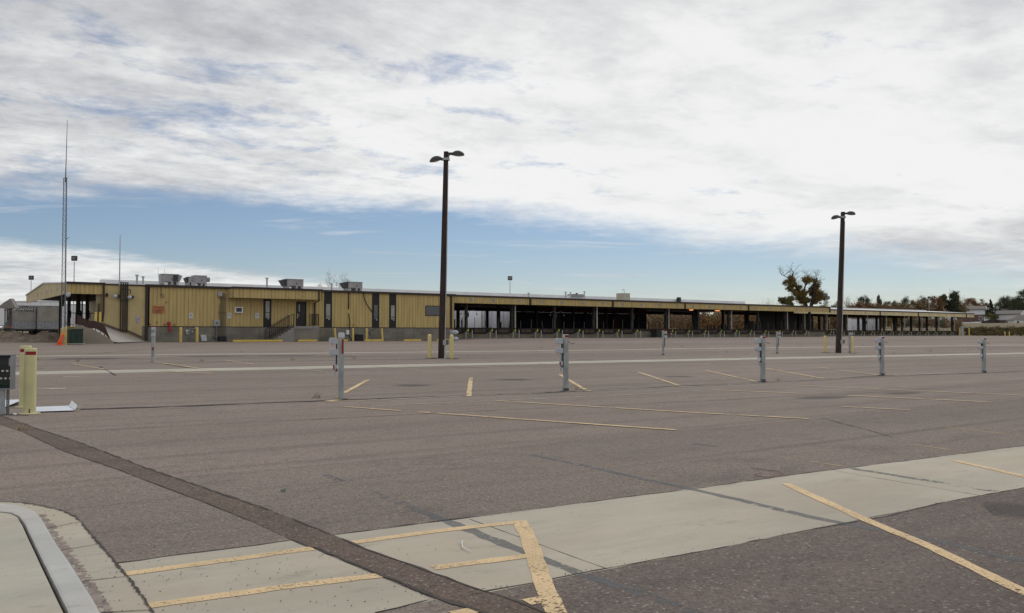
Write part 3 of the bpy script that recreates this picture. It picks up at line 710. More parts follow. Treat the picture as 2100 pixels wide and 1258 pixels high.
# things fixed to the wall
def wbox(p0, q0, p1, q1, d, name, m, parent=office, n=NF, ret=False):
    a_, b_ = X(p0, n), X(p1, n); zt, zb = Z(p0, q0, n), Z(p0, q1, n)
    return MB().box(a_, b_, n - d, n + .02, zb, zt).build(name, m, parent, bevel=.008)
sg = thing('orange_notice_sign', (X(313), NF - .06, 3.6), 'faded orange sign with dark lettering and an arrow on the yellow wall', 'sign')
a_, b_, c_, d_ = X(313), X(336.5), Z(320, 642.5), Z(320, 627.5)
MB().box(a_, b_, NF - .06, NF - .04, c_, d_).build('panel', mat('faded_orange_sign', (.42, .165, .075), .7, var=.3, scale=1.4, coord='Generated', col2=(.22, .11, .07), amt=.5), sg)
mb = MB(); W_, H_ = b_ - a_, d_ - c_
def blocks(mb, x0, x1, z, h, n, y, rnd):
    w_ = (x1 - x0) / n
    for i in range(n):
        mb.box(x0 + i * w_ + w_ * .12, x0 + i * w_ + w_ * rnd.uniform(.6, .86), y - .004, y + .002, z, z + h * rnd.uniform(.8, 1))
rn = random.Random(3)
blocks(mb, a_ + .18 * W_, a_ + .80 * W_, d_ - .30 * H_, .11 * H_, 11, NF - .061, rn)
blocks(mb, a_ + .44 * W_, a_ + .55 * W_, d_ - .46 * H_, .09 * H_, 3, NF - .061, rn)
blocks(mb, a_ + .14 * W_, a_ + .82 * W_, d_ - .68 * H_, .11 * H_, 12, NF - .061, rn)
mb.box(a_ + .25 * W_, a_ + .64 * W_, NF - .065, NF - .059, d_ - .88 * H_, d_ - .82 * H_)
mb.prism([(a_ + .64 * W_, d_ - .93 * H_), (a_ + .74 * W_, d_ - .85 * H_), (a_ + .64 * W_, d_ - .77 * H_)], 'y', NF - .065, NF - .059)
mb.build('lettering', mat('dark_lettering', (.06, .02, .012), .7), sg)
for k, (p_, lab) in enumerate([(391, 'white paper notice on the yellow wall above the gas meter'), (470, 'white paper notice under the left corner of the porch roof'), (526.5, 'white paper notice just left of the tall porch window')]):
    s_ = thing('wall_notice', (X(p_ - 4), NF - .05, 3.0), lab, 'notice', 'white notices on the office wall')
    a_, b_ = X(p_ - 4), X(p_ + 4); c_, d_ = Z(p_, 653.5), Z(p_, 642)
    MB().box(a_, b_, NF - .05, NF - .038, c_, d_).build('panel', mat('notice_white', (.58, .60, .60), .6, var=.04), s_)
    mb = MB()
    for q_, n_l in ((.30, 5), (.52, 5), (.74, 3)):
        cx_ = (a_ + b_) / 2; hw_ = (b_ - a_) * (.36 if n_l == 5 else .24)
        blocks(mb, cx_ - hw_, cx_ + hw_, d_ - q_ * (d_ - c_), (d_ - c_) * .10, n_l, NF - .051, rn)
    mb.build('lettering', mat('notice_ink', (.09, .11, .15), .7), s_)
s_ = thing('window_air_conditioner', (X(480), NF - .3, 3.2), 'small air conditioner with a white frame through the porch wall', 'air conditioner')
a_, b_ = X(480), X(496.5); c_, d_ = Z(488, 642), Z(488, 630)
MB().box(a_, b_, NF - .22, NF, c_, c_ + .08).box(a_, b_, NF - .22, NF, d_ - .08, d_).box(a_, a_ + .1, NF - .22, NF, c_ + .08, d_ - .08).box(b_ - .1, b_, NF - .22, NF, c_ + .08, d_ - .08).build('frame', WHITE, s_)
gm = MB()
for i_ in range(7): gm.box(a_ + .1, b_ - .1, NF - .19, NF - .15, c_ + .09 + i_ * .045, c_ + .115 + i_ * .045)
gm.box(a_ + .1, b_ - .1, NF - .14, NF - .1, c_ + .08, d_ - .08); gm.build('grille', mat('ac_grille', (.10, .10, .12), .6), s_)
fr_ = thing('fire_pipe', (X(346), NF - .3, 1.8), 'red fire department pipe with a round head on the wall', 'pipe')
MB().tube([(X(345.5), NF - .01, 2.42), (X(345.5), NF - .22, 2.42)], .13, 14).build('flange', mat('fire_red', (.42, .012, .03), .4), fr_)
MB().tube([(X(346), NF - .2, 2.42), (X(346.5), NF - .22, 2.15), (X(347.5), NF - .22, 1.86)], [.07, .085, .10], 12).lathe([(.10, 0), (.115, .0), (.115, .08), (.10, .08)], (X(347.5), NF - .22, 1.78)).build('pipe', MATS['fire_red'], fr_)
gas = thing('gas_meter', (X(390), NF - .3, 1.0), 'grey gas meter with bent pipes between two yellow bollards', 'gas meter')
gx = X(388)
MB().tube([(gx, NF - .25, .95), (gx, NF - .25, 1.98), (gx + .3, NF - .25, 1.98)], .03).tube([(gx - .3, NF - .25, 1.55), (gx, NF - .25, 1.55)], .03).tube([(gx + .3, NF - .25, 1.98), (gx + .42, NF - .25, 2.0), (gx + .42, NF - .25, 2.25), (gx + .36, NF, 2.3)], .028).build('pipework', GALV, gas, smooth=True)
MB().blob((gx - .22, NF - .25, 1.80), (.13, .08, .13)).blob((gx - .22, NF - .25, 1.62), (.10, .07, .07)).build('meter', GREYB, gas, smooth=True)
MB().blob((gx + .2, NF - .25, 1.75), (.10, .04, .09)).build('regulator', DULLW, gas, smooth=True)
el = thing('electrical_cabinet', (X(443), NF - .3, 1.0), 'grey electrical box on a post at the foundation wall', 'electrical box')
ex = X(442.5); MB().box(ex - .2, ex + .26, NF - .24, NF - .02, 2.22, 2.72).build('box', GALV, el, bevel=.01)
MB().box(ex - .12, ex + .18, NF - .25, NF - .24, 2.3, 2.62).build('door', mat('cabinet_door', (.26, .29, .33), .5), el)
MB().box(ex - .03, ex + .09, NF - .28, NF - .25, 2.42, 2.5).build('handle', BLACK, el)
MB().box(ex - .05, ex + .05, NF - .2, NF - .1, .95, 2.22).box(ex - .22, ex + .6, NF - .22, NF - .06, 1.28, 1.36).build('post', mat('dark_galv', (.12, .13, .14), .6), el)
cn = thing('conduit_run', (X(456), NF, 1.0), 'bundle of thin conduits rising from black box to grey box', 'conduit')
mb = MB()
for i_, p_ in enumerate((449, 451.5, 454, 456.5, 459, 462)): mb.tube([(X(p_), NF - .07, 1.2), (X(p_), NF - .07, [4.0, 4.9, 5.0, 4.95, 4.95, 4.9][i_])], .022, 6)
mb.bar((X(446), NF - .1, 4.55), (X(463), NF - .1, 4.55), .035).bar((X(446), NF - .1, 3.35), (X(463), NF - .1, 3.35), .035)
mb.build('conduit', mat('brown_grey_conduit', (.15, .12, .09), .6), cn)
MB().box(X(445.5), X(454), NF - .2, NF - .03, 4.68, 5.05).build('junction_box', GALV, cn, bevel=.01)
MB().box(X(447), X(461.5), NF - .45, NF - .05, .98, 1.38).build('floor_box', BLACK, cn, bevel=.02)
ls = MB().prism([(NF - .42, 1.0), (NF - .40, 1.0), (NF - .08, 1.48), (NF - .1, 1.49)], 'x', X(411), X(422)).build('leaning_board', mat('pale_board', (.42, .44, .44), .6)); tag(ls, 'pale square board leaning against the foundation wall', 'board')
for p0, q0, p1, q1, nm, m_ in [(708.5, 677, 714, 686.5, 'meter_box', WHITE), (727, 686, 743, 699, 'black_vent_box', BLACK)]:
    o_ = MB().box(X(p0), X(p1), NF - .25, NF - .035, Z(p0, q1), Z(p0, q0)).build(nm, m_, bevel=.01)
    tag(o_, {'meter_box': 'small white meter box on the foundation beside a black cable', 'black_vent_box': 'low black box against the foundation right of a yellow bollard'}[nm], 'box')
def cable(name, pts, r, lab, m=BLACK, n=NF):
    P3 = [(onn(p, q, n - .05)[0], n - .05, onn(p, q, n - .05)[1]) for p, q in pts]
    return tag(MB().tube(P3, r, 6).build(name, m, smooth=True), lab, 'cable')
cable('hanging_cable', [(715.5, 600), (715, 634)], .045, 'upper thick black cable hanging below the eave')
cable('hanging_cable', [(715, 643), (717.5, 665), (716, 690), (722, 698)], .04, 'lower black cable running down to the ground over the foundation')
cable('hanging_cable', [(745.5, 601), (747, 612), (753, 626), (764, 641)], .035, 'curved black cable sagging from the eave to a dark window')
cable('hanging_cable', [(771, 672), (767, 677), (762, 678), (758.5, 677), (758, 683), (760, 689)], .022, 'thin black cable looping on the foundation below a window')
P3 = [(X(328.5), NF - .1, 5.6), (X(328.5), NF - .1, 4.72)] + [(X(331) + .12 * math.sin(q), NF - .1, 4.60 + .14 * math.cos(q)) for q in [i * .6 for i in range(-2, 10)]]
tag(MB().tube(P3, .022, 6).build('looped_cable', TAR), 'thin cable hanging from the roof with a loop at its end', 'cable')
for p_, q_ in [(340, 621), (322, 662), (308, 666), (337, 667), (358, 667), (713, 667), (725, 667)]:
    MB().lathe([(.05, 0), (.07, .03), (.05, .07)], (X(p_), NF - .06, Z(p_, q_)), 8).build('wall_fitting', mat('brass_fitting', (.16, .12, .05), .5), office)
# side of the building beyond the corner downspout, ramp wall and the left canopy
cx0, cx1 = 10.4, 12.95
can_ = thing('end_canopy', (cx0, NF, .95), 'open gabled canopy with yellow fascia at the far left end of the terminal', 'canopy')
MB().ribs(cx0 + .02, cx1 + .2, NF - .02, 4.60, 5.36).build('front_fascia', YWALL, can_)
MB().prism([(NF, 4.60), (NB, 4.62), (NB, 5.36), (NR, ZR - .08), (NF, 5.36)], 'x', cx0, cx0 + .12).build('gable_fascia', YWALL2, can_)
MB().box(cx0 - .08, cx1 + .05, NF - .14, NF, 5.34, 5.5).build('eave_trim', BROWN, can_)
MB().prism([(NF - .1, 5.46), (NR, ZR), (NB + .1, 5.46), (NB + .1, 5.37), (NR, ZR - .09), (NF - .1, 5.37)], 'x', cx0 - .1, X0 - 3.25).build('roof', ROOFM, can_)
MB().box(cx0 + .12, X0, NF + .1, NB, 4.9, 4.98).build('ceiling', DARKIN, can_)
for i_ in range(8):
    y_ = NF + 1.9 + i_ * 2.95
    MB().box(cx0 - .03, cx0, y_, y_ + .26, 5.0, 5.26).build('bay_number_plate', DULLW, can_)
for p_, n_, w_ in [(128.5, 79., .2), (141, 79., .24), (160, 79., .34), (178.5, 79., .26), (168, 95., .12), (124, 96, .3)]:
    x_ = X(p_, n_); MB().box(x_ - w_ / 2, x_ + w_ / 2, n_ - .1, n_ + .1, 1.0, 4.95).build('column', COLM, can_)
    if n_ == 79.: MB().box(x_ - w_ * .6, x_ + w_ * .6, n_ - .25, n_ - .1, 2.9, 3.5).build('switch_box', BLACK, can_)
for p_, d_ in ((141, 1), (160, -1), (178.5, 1)):
    x_ = X(p_, 79.); MB().tube([(x_, 78.8, 3.3), (x_ + .7 * d_, 78.5, 3.3), (x_ + .75 * d_, 78.5, 3.7 if p_ == 160 else 3.3)], .03, 6).blob((x_ + .78 * d_, 78.5, 3.32), (.12, .12, .12)).build('dock_light', BLACK, can_)
pw = X0 - 3.05
MB().box(X0 - 3.15, X0 - .02, NF, NF + .15, .9, 5.32).build('ramp_side_wall', YWALL2, can_)
MB().box(X0 - 3.2, X0 + .1, NF - .06, NF, 5.32, 5.47).build('eave_trim', BROWN, can_)
MB().box(X0 - .28, X0 + .02, NF - .03, NF + .02, .9, 2.2).build('foundation', FOUND, can_)
MB().tube([(pw - .05, NF - .1, 5.3), (pw - .05, NF - .1, 3.2), (pw - .12, NF - .1, 2.5)], .07, 8).build('downspout', BROWN, can_)
MB().box(pw - .52, pw - .1, NF + .2, NF + .4, 2.2, 4.6).build('end_panel', mat('dusty_olive_panel', (.28, .24, .15), .7), can_)
MB().box(pw - .42, pw - .26, NF + .15, NF + .2, 2.25, 3.9).build('side_door', mat('dull_brown', (.10, .07, .05), .7), can_)
for x_ in (pw - .28, pw - .58): tag(MB().lathe([(.1, 0), (.1, 1.0), (.07, 1.08), (.02, 1.1)], (x_, NF - .1, 2.15)).build('bollard', YBOL, smooth=False), 'yellow bollard at the top of the ramp, %s' % ('nearer the wall' if x_ > pw - .4 else 'left of its twin'), 'bollard', 'bollards at the ramp top')
# conduits and flood lamps on the ramp wall
mb = MB()
for p_, zt in ((246.5, 5.62), (251.5, 5.58), (256, 5.58), (260, 5.58)): mb.box(X(p_) - .04, X(p_) + .04, NF - .16, NF - .06, Z(p_, 680), zt)
for z_ in (5.55, 5.05, 4.15): mb.bar((X(245), NF - .12, z_), (X(262), NF - .12, z_), .06)
mb.box(X(244.5), X(246), NF - .25, NF - .05, 4.05, 5.0)
cr = thing('wall_conduit_rack', (X(250), NF, 1.7), 'four tall brown conduits with crossbars on the ramp wall', 'conduit'); mb.build('conduit', BROWN, cr)
MB().tube([(X(262), NF - .1, 5.0), (X(265), NF - .3, 5.0), (X(265), NF - .3, 4.7)], .03, 6).tube([(X(262), NF - .1, 4.5), (X(265), NF - .3, 4.5), (X(265), NF - .3, 4.35)], .03, 6).build('bracket', BLACK, cr)
def flood(px, py, lab, dx):
    x_, z_ = onn(px, py, NF - .3); f_ = thing('wall_floodlight', (x_, NF - .3, z_), lab, 'floodlight', 'floodlights on the ramp wall')
    MB().blob((0, 0, 0), (.17, .16, .14)).build('lamp_head', GREYB, f_, smooth=True, local=True)
    MB().box(.1 * dx, .3 * dx, -.05, .28, -.08, .12).build('ballast_box', BROWN, f_, local=True)
flood(236.5, 608, 'round floodlight on the ramp wall left of the conduits', 1)
flood(266, 610, 'round floodlight on the ramp wall right of the conduits', 1)
o_ = MB().box(X(216), X(219.5), NF - .25, NF, Z(217, 609), Z(217, 602)).build('security_box', BLACK); tag(o_, 'small black box by the canopy downspout high on the wall', 'box')
o_ = MB().box(X(279.5), X(285), NF - .04, NF - .02, Z(282, 662.5), Z(282, 648)).build('torn_poster', mat('torn_poster', (.42, .40, .52), .7, var=.3, scale=3, coord='Generated', col2=(.14, .12, .28), amt=.5)); tag(o_, 'torn white and violet poster low on the ramp wall', 'poster')
# ramp
rp = thing('concrete_ramp', (12.3, 67, .95), 'grey concrete ramp climbing left beside the yellow wall', 'ramp')
r0, r1 = 10.3, 12.6
rx = [(9.2, 2.2), (10.2, 2.2), (11.3, 1.75), (12.5, 1.12), (13.3, .93)]
poly = [(x_, z_) for x_, z_ in [(10.25, 2.26), (10.3, 2.26), (11.55, 1.80), (12.55, 1.16), (12.75, .98), (12.75, .8), (10.25, .8)]]
MB().prism(poly, 'y', 66.9, 67.15).build('parapet_wall', concrete('ramp_concrete', (.30, .27, .22), .4), rp)
RAMPC = concrete('ramp_deck_concrete', (.34, .32, .29), .3)
near0 = 1; mb = MB(); ys_ = [67.16, 68.5, 70.2, 71.7]; prof = [(10.25, 2.2), (10.4, 2.2), (12.9, 2.2), (15.9, 1.02), (16.2, .955)]
near = [(10.25, 2.19), (10.3, 2.18), (11.5, 1.66), (12.7, .99), (13.1, .94)]
for j, y_ in enumerate(ys_):
    f_ = j / 3.
    for (a1, z1), (a2, z2) in zip(near, prof): mb.v.append((a1 + (a2 - a1) * f_, y_, z1 + (z2 - z1) * f_ + .01))
for j in range(3):
    for i_ in range(4): mb.f.append((j * 5 + i_, j * 5 + i_ + 1, (j + 1) * 5 + i_ + 1, (j + 1) * 5 + i_))
mb.build('ramp_deck', RAMPC, rp)
MB().prism([(12.9, 2.22), (14.2, 1.72), (14.75, 1.66), (16.0, 1.06), (16.0, 1.24), (14.75, 1.84), (14.2, 1.90), (12.9, 2.42)], 'y', NF - .1, NF - .01).build('wall_kerb', mat('brown_kerb', (.12, .09, .075), .9), rp)
# solid brown railing
rail = [(9.15, 2.42), (10.3, 2.42), (11.1, 2.05), (11.6, 2.02), (12.3, 1.62), (12.62, 1.15)]
top_ = [(9.15, 2.75), (10.25, 3.22), (11.0, 2.82), (11.7, 2.84), (12.3, 2.45), (12.65, 1.35)]
rail = [(X(q, 67.), Z(q, w_, 67.)) for q, w_ in [(158, 664), (171, 669), (183, 674), (196, 674), (207, 680), (216, 686), (226, 697)]]
top_ = [(X(q, 67.), Z(q, w_, 67.)) for q, w_ in [(158, 645), (170, 652), (181, 658.5), (194, 658), (205, 663), (215, 669), (226.5, 695)]]
mb = MB()
for i_ in range(len(rail) - 1):
    mb.add([(rail[i_][0], 66.98, rail[i_][1]), (rail[i_ + 1][0], 66.98, rail[i_ + 1][1]), (top_[i_ + 1][0], 66.98, top_[i_ + 1][1]), (top_[i_][0], 66.98, top_[i_][1]),
            (rail[i_][0], 67.02, rail[i_][1]), (rail[i_ + 1][0], 67.02, rail[i_ + 1][1]), (top_[i_ + 1][0], 67.02, top_[i_ + 1][1]), (top_[i_][0], 67.02, top_[i_][1])],
           [(0, 1, 2, 3), (7, 6, 5, 4), (3, 2, 6, 7), (0, 4, 5, 1)])
mb.build('railing_panel', mat('brown_railing', (.060, .028, .026), .6), rp)
mb = MB()
for q_, w0, w1 in ((166, 667, 671), (174, 670, 675), (183, 674, 678), (189, 674, 678), (196, 674, 679), (206, 680, 684), (215, 685, 691)): mb.bar((X(q_, 67.), 67., Z(q_, w0, 67.)), (X(q_, 67.), 67., Z(q_, w1 + 1, 67.)), .05)
mb.tube([(X(q_, 67.3), 67.3, Z(q_, w_, 67.3)) for q_, w_ in ((199, 659), (207, 663), (213, 668), (216, 674), (214, 678))], .03, 6)
mb.build('railing_post', MATS['brown_railing'], rp)
railing([(X(134, 79.), 79., 2.2), (X(185, 79.), 79., 2.2)], 1.1, .35, 'dock_railing', can_, mat('grey_rail', (.09, .085, .08), .6))
MB().box(X(130, 78.6), pw, 78.6, 80., 1.0, 2.18).build('dock_floor', DOCKC, can_)
MB().box(X(134, 78.5), X(155, 78.5), 78.45, 78.6, 1.9, 2.2).build('bumper_board', YBOL, can_)

# ------------------------------------------------------------------ rooftop things
def zroof(y): return ZT + .045 + (ZR - ZT - .045) * (min(y, 2 * NR - y) - NF + .14) / (NR - NF + .14)
mon = MB().box(X(205, NR) - 0, 103, NR - .5, NR + .5, ZR - .08, 6.47).build('ridge_vent', ROOFM); tag(mon, 'long low white ridge vent along the top of the roof', 'roof vent')
def unit(px, y, w_, h_, d_, hoods, lab, z0=None, legs=True):
    x_ = X(px, y); z_ = zroof(y) + .25 if z0 is None else z0
    u_ = thing('rooftop_unit', (x_, y, z_ - .25), lab, 'rooftop air unit', 'grey air units on the office roof')
    MB().box(-w_ / 2, w_ / 2, -d_ / 2, d_ / 2, .25, .25 + h_).build('cabinet', RTU, u_, local=True, bevel=.015)
    MB().box(-w_ / 2 - .03, w_ / 2 + .03, -d_ / 2 - .03, d_ / 2 + .03, .25 + h_, .29 + h_).build('lid', GALV, u_, local=True)
    lg = MB()
    for sx_ in (-.42, .1, .42): lg.box(sx_ * w_ - .09, sx_ * w_ + .09, -d_ / 2 + .02, d_ / 2 - .02, 0, .25)
    lg.build('stand', mat('unit_stand', (.30, .29, .28), .6, var=.3), u_, local=True)
    for side, hw_ in hoods:
        s = 1 if side == 'r' else -1; e_ = w_ / 2 * s
        hp = [(e_, .25 + h_ * .98), (e_ + hw_ * s, .25 + h_ * .88), (e_ + hw_ * .25 * s, .25 + h_ * .05), (e_, .25 + h_ * .05)]
        if s < 0: hp = hp[::-1]
        MB().prism(hp, 'y', -d_ / 2 + .06, d_ / 2 - .05).build('intake_hood', RTU2 if s < 0 else RTU, u_, local=True)
    MB().box(w_ * .05, w_ * .12, -d_ / 2 - .03, -d_ / 2, .25 + h_ * .35, .25 + h_ * .48).build('latch', BLACK, u_, local=True)
    MB().box(-w_ * .45, w_ * .0, -d_ / 2 - .012, -d_ / 2, .25 + h_ * .12, .25 + h_ * .88).build('access_panel', mat('unit_panel', (.27, .255, .255), .5), u_, local=True)
    return u_
u1 = unit(345, 74.6, 1.35, .62, 1.1, [('r', .30)], 'large grey rooftop unit with a dark open hood, leftmost on the roof')
MB().box(.20, .60, -.57, -.555, .28, .82).build('dark_opening', RTU2, u1, local=True)
u2 = unit(389, 75.5, .55, .48, .9, [('l', .22)], 'small grey rooftop unit with a ribbed front and slanted hood')
u3 = unit(407, 78., 1.05, .68, 1.1, [], 'tall grey rooftop unit with a rounded fan box on its right')
MB().tube([(.55, -.3, .62), (.82, -.3, .62)], .22, 14).build('fan_housing', mat('fan_housing', (.17, .18, .2), .5), u3, local=True)
u4 = unit(600, 75.2, 1.55, .62, 1.2, [('l', .42)], 'grey rooftop unit with a dark left hood above the porch')
u5 = unit(723, 75.2, 1.45, .58, 1.2, [('l', .45)], 'grey rooftop unit with a left hood, rightmost before the dock')
an = thing('roof_antenna', (X(328, 73.5), 73.5, zroof(73.5)), 'two thin whip antennas on a spiky bracket beside the leftmost roof unit', 'antenna')
bx, bz = X(328, 73.5), 6.25
MB().tube([(X(323, 73.5), 73.5, 6.1), (X(323, 73.5), 73.5, 6.88)], .012, 5).tube([(X(336, 73.5), 73.5, 6.2), (X(336, 73.5), 73.5, 6.88)], .012, 5).build('whip', GALV, an)
MB().bar((bx - .05, 73.5, 5.5), (bx - .05, 73.5, 6.4), .05).bar((bx - .1, 73.5, 5.9), (bx + .35, 73.5, 6.3), .03).bar((bx - .12, 73.5, 6.42), (bx + .05, 73.5, 6.0), .03).bar((bx - .2, 73.5, 6.2), (bx + .2, 73.5, 6.15), .025).build('bracket', GALV, an)
def vent(px, y, top_py, r, lab, cap=True):
    x_, zt = onn(px, top_py, y); zb = zroof(min(y, 96)) - .05
    v_ = thing('vent_pipe', (x_, y, zb), lab, 'vent pipe', 'vent pipes on the roof')
    MB().tube([(x_, y, zb), (x_, y, zt)], r, 10).build('pipe', GALV, v_)
    if cap: MB().lathe([(r * 1.1, 0), (r * 1.9, .02), (r * 1.9, .07), (r * .8, .13)], (x_, y, zt - .02), 12).build('cap', GALV, v_)
vent(281, 78, 566, .09, 'taller of two flared vent pipes left of the roof units')
vent(293.5, 79, 569, .08, 'shorter flared vent pipe right beside the taller one')
vent(547.5, 77, 572, .08, 'lone flared vent pipe left of the porch roof unit')
vent(680, 77, 583, .09, 'vent pipe left of the rightmost office roof unit')
vent(1160, 82, 600, .09, 'vent pipe on the dock roof, left of its pair')
vent(1170, 80, 601, .07, 'vent pipe standing in front of the long grey roof unit')
vent(1198.5, 82, 599, .08, 'vent pipe right of the long grey roof unit')
vent(1084, 83, 602, .09, 'short stubby vent on the dock roof crest')
def at(px, py, n): return onn(px, py, n)
a1, zt = at(1169, 603.5, 84.0); a2 = X(1194, 84.0)
ru = thing('rooftop_unit', (a1, 84, 6.4), 'long low dark grey unit on the dock roof between pipes', 'rooftop air unit')
MB().box(a1, a2, 83.5, 84.6, 6.3, zt).build('cabinet', RTU, ru, bevel=.02); MB().tube([(a1 + .6, 83.4, zt), (a1 + .6, 83.4, zt + .12)], .15, 10).build('fan', RTU2, ru)
a1, zt = at(1272.5, 601.5, 80); a2 = X(1288, 80); bt = thing('beige_roof_box', (a1, 80, 5.9), 'beige square box with a small camera mast on the dock roof', 'roof box')
MB().box(a1, a2, 79.6, 80.8, 5.7, zt).build('cabinet', mat('beige_metal', (.36, .33, .25), .6, var=.1, scale=3), bt, bevel=.02)
xm = X(1280.5, 79.4); MB().tube([(xm, 79.4, 5.7), (xm, 79.4, at(1280, 595, 79.4)[1])], .03, 6).build('mast', GALV, bt); MB().box(xm - .35, xm, 79.36, 79.44, at(1280, 595, 79.4)[1] - .03, at(1280, 595, 79.4)[1] + .05).build('camera', GALV, bt)
a1, zt = at(1389.5, 610, 83.5); a2 = X(1395, 83.5); o_ = MB().box(a1, a2, 83.3, 83.7, 5.9, zt).build('roof_cap_box', BLACK, bevel=.03); tag(o_, 'small black box on the dock roof crest', 'roof box')
# slim mast at the eave
xm, zm = at(246.5, 483, 71.4)
mt_ = thing('antenna_mast', (xm, 71.4, .95), 'thin pale antenna mast rising above the ramp wall', 'antenna mast')
MB().tube([(xm, 71.4, 5.3), (xm, 71.4, 7.2), (xm, 71.4, zm)], [.045, .04, .022], 6).build('mast', GALV, mt_); MB().bar((xm, 71.45, 5.45), (xm, 71.8, 5.45), .06).build('bracket', GALV, mt_)

# ------------------------------------------------------------------ the open loading dock
def dock(name, x0, x1, yf, yw, yb, eave, label, sigs, divs, cols, bays, wallm, ridge_rng, fz=4.66):
    d = thing(name, (x0, yf, 1.1), label, 'building')
    xe = x1 - 4.6 if x1 > 150 else x1
    MB().box(x0, xe, yw, yb - 1., .8, 1.93).build('dock_wall', DOCKC, d)
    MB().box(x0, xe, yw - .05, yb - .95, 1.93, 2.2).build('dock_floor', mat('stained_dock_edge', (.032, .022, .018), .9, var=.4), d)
    if wallm is YWALL: MB().ribs(x0 + .12, x1 - .1, yf, fz, eave - .1, .3).build('fascia', wallm, d)
    else: MB().box(x0 + .05, x1 - .02, yf, yf + .05, fz, eave - .08).build('fascia', wallm, d)
    MB().box(x0, x1, yf - .08, yf + .04, eave - .14, eave + .03).build('eave_trim', BROWN, d)
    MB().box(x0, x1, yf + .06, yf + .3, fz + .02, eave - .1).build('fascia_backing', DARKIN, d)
    yr = (yf + yb) / 2
    rz = eave + .5
    MB().prism([(yf - .06, eave + .035), (yr, rz), (yb, eave + .03), (yb, eave - .04), (yr, rz - .1), (yf - .06, eave - .03)], 'x', x0, x1).build('roof', ROOFM, d)
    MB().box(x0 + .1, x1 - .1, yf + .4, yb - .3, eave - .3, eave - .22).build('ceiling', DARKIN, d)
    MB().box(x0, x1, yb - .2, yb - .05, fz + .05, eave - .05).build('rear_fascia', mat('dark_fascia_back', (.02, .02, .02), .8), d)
    for a_ in divs: MB().box(a_ - .1, a_ + .1, yf - .1, yf + .0, fz - .03, eave - .12).build('downspout', BROWN, d)
    return d
DX1 = 107.3
cols = [47.1, 52.8, 58.5, 64.2, 70.1, 75.7, 81.4, 87.1, 92.9, 98.6, 104.2]
sigs = [46.9, 49.6, 52.8, 55.7, 58.7, 61.6, 64.6, 67.5, 70.5, 73.4, 76.5, 79.3, 82.3, 85.1, 88.1, 91.0, 94.0, 96.9, 99.8, 102.7, 105.6]
dk = dock('loading_dock', X1 + .08, DX1, 72.4, 73.2, 96.8, 5.45, 'long open loading dock under a yellow fascia, right of the office block', sigs, [54.3, 66.0, 77.8, 89.6, DX1 - .05], cols, None, YWALL, None)
def plates(d, xs_, yf, zc, s_, start, m=DULLW):
    for k, a_ in enumerate(xs_):
        o_ = MB().box(a_ - s_ / 2, a_ + s_ / 2, yf - .03, yf - .005, zc - s_ / 2, zc + s_ / 2).build('bay_number_plate', m, d)
        L_ = d.location
        text_mesh(str(start - k), s_ * .72, mat('number_ink', (.03, .03, .05), .6), 'number', o_, Matrix.Translation(Vector((a_, yf - .036, zc)) - L_) @ FACE)
plates(dk, sigs, 72.4, 5.02, .33, 39)
def dock_bays(d, marks, yw, cols, y2, zc=4.66, dens=1, light=True):
    rnd = random.Random(5)
    for k, a_ in enumerate(marks):
        ac = a_ - 1.45
        # curved dark seal and buffer plate at each bay
        mb = MB(); pr = [(ac - 1.25, 2.19), (ac + 1.25, 2.19), (ac + 1.2, 1.78), (ac + .75, 1.62), (ac - .75, 1.62), (ac - 1.2, 1.78)]
        mb.prism(pr, 'y', yw - .10, yw - .055); mb.build('dock_bumper', mat('black_rubber', (.012, .011, .011), .9), d)
        MB().box(ac - .68, ac + .68, yw - .17, yw - .102, 1.72, 2.08).build('dock_plate', BUMP, d)
        for o_ in (-.28, .48): MB().box(a_ + o_ - .045, a_ + o_ + .045, yw - .30, yw - .19, 1.05, 1.74 if o_ < 0 else 1.98).build('guard_post', DULLW, d)
        MB().box(a_ - .16, a_ + .1, yw - .24, yw - .19, 1.88, 1.94).box(a_ - .02, a_ + .09, yw - .24, yw - .19, 1.94, 2.10).build('corner_marker', CHEV, d)
    for k, a_ in enumerate(cols):
        pale = k % 2 == 1
        cm = MB().box(a_ - .22, a_ + .02, yw + .15, yw + .42, 2.2, zc + .5).build('column', COLM, d)
        if pale or light is False: MB().tube([(a_ + .12, yw - .02, 2.2), (a_ + .12, yw - .02, zc + .1)], .085, 8).build('drain_pipe', DULLW, cm)
        for yy in (84.3, y2): MB().box(a_ - .15, a_ + .15, yy - .15, yy + .15, 2.2, 5.1).build('column', COLM, d)
        MB().box(a_ - .35, a_ + .1, yw + .05, yw + .15, 3.3, 3.75).build('switch_box', BLACK, cm)
        if light and k in (0, 2, 5):
            for s in (-1, 1):
                pts = [(a_, yw + .1, 3.8), (a_ + .45 * s, yw - .05, 4.05), (a_ + .85 * s, yw - .1, 3.95), (a_ + .95 * s, yw - .1, 3.65)]
                MB().tube(pts, .022, 6).blob((a_ + .95 * s, yw - .1, 3.6), (.075, .075, .075)).build('dock_light', mat('dull_lamp_arm', (.13, .12, .10), .6), cm)
    for a_ in marks[::dens]:
        for o_ in (-1.9, -.5):
            MB().tube([(a_ + o_, yw + .2, 2.2), (a_ + o_ + rnd.uniform(-.12, .12), yw + .2, rnd.uniform(2.9, 3.3))], .03, 6).build('stake', mat('rusty_stake', (.13, .11, .08), .8), d)
marks = [46.9 + 2.935 * i for i in range(20)]
marks = [m_ for m_ in marks if m_ < 105.5 and not 71.5 < m_ < 74.5]
dock_bays(dk, marks, 73.2, cols, 95.2)
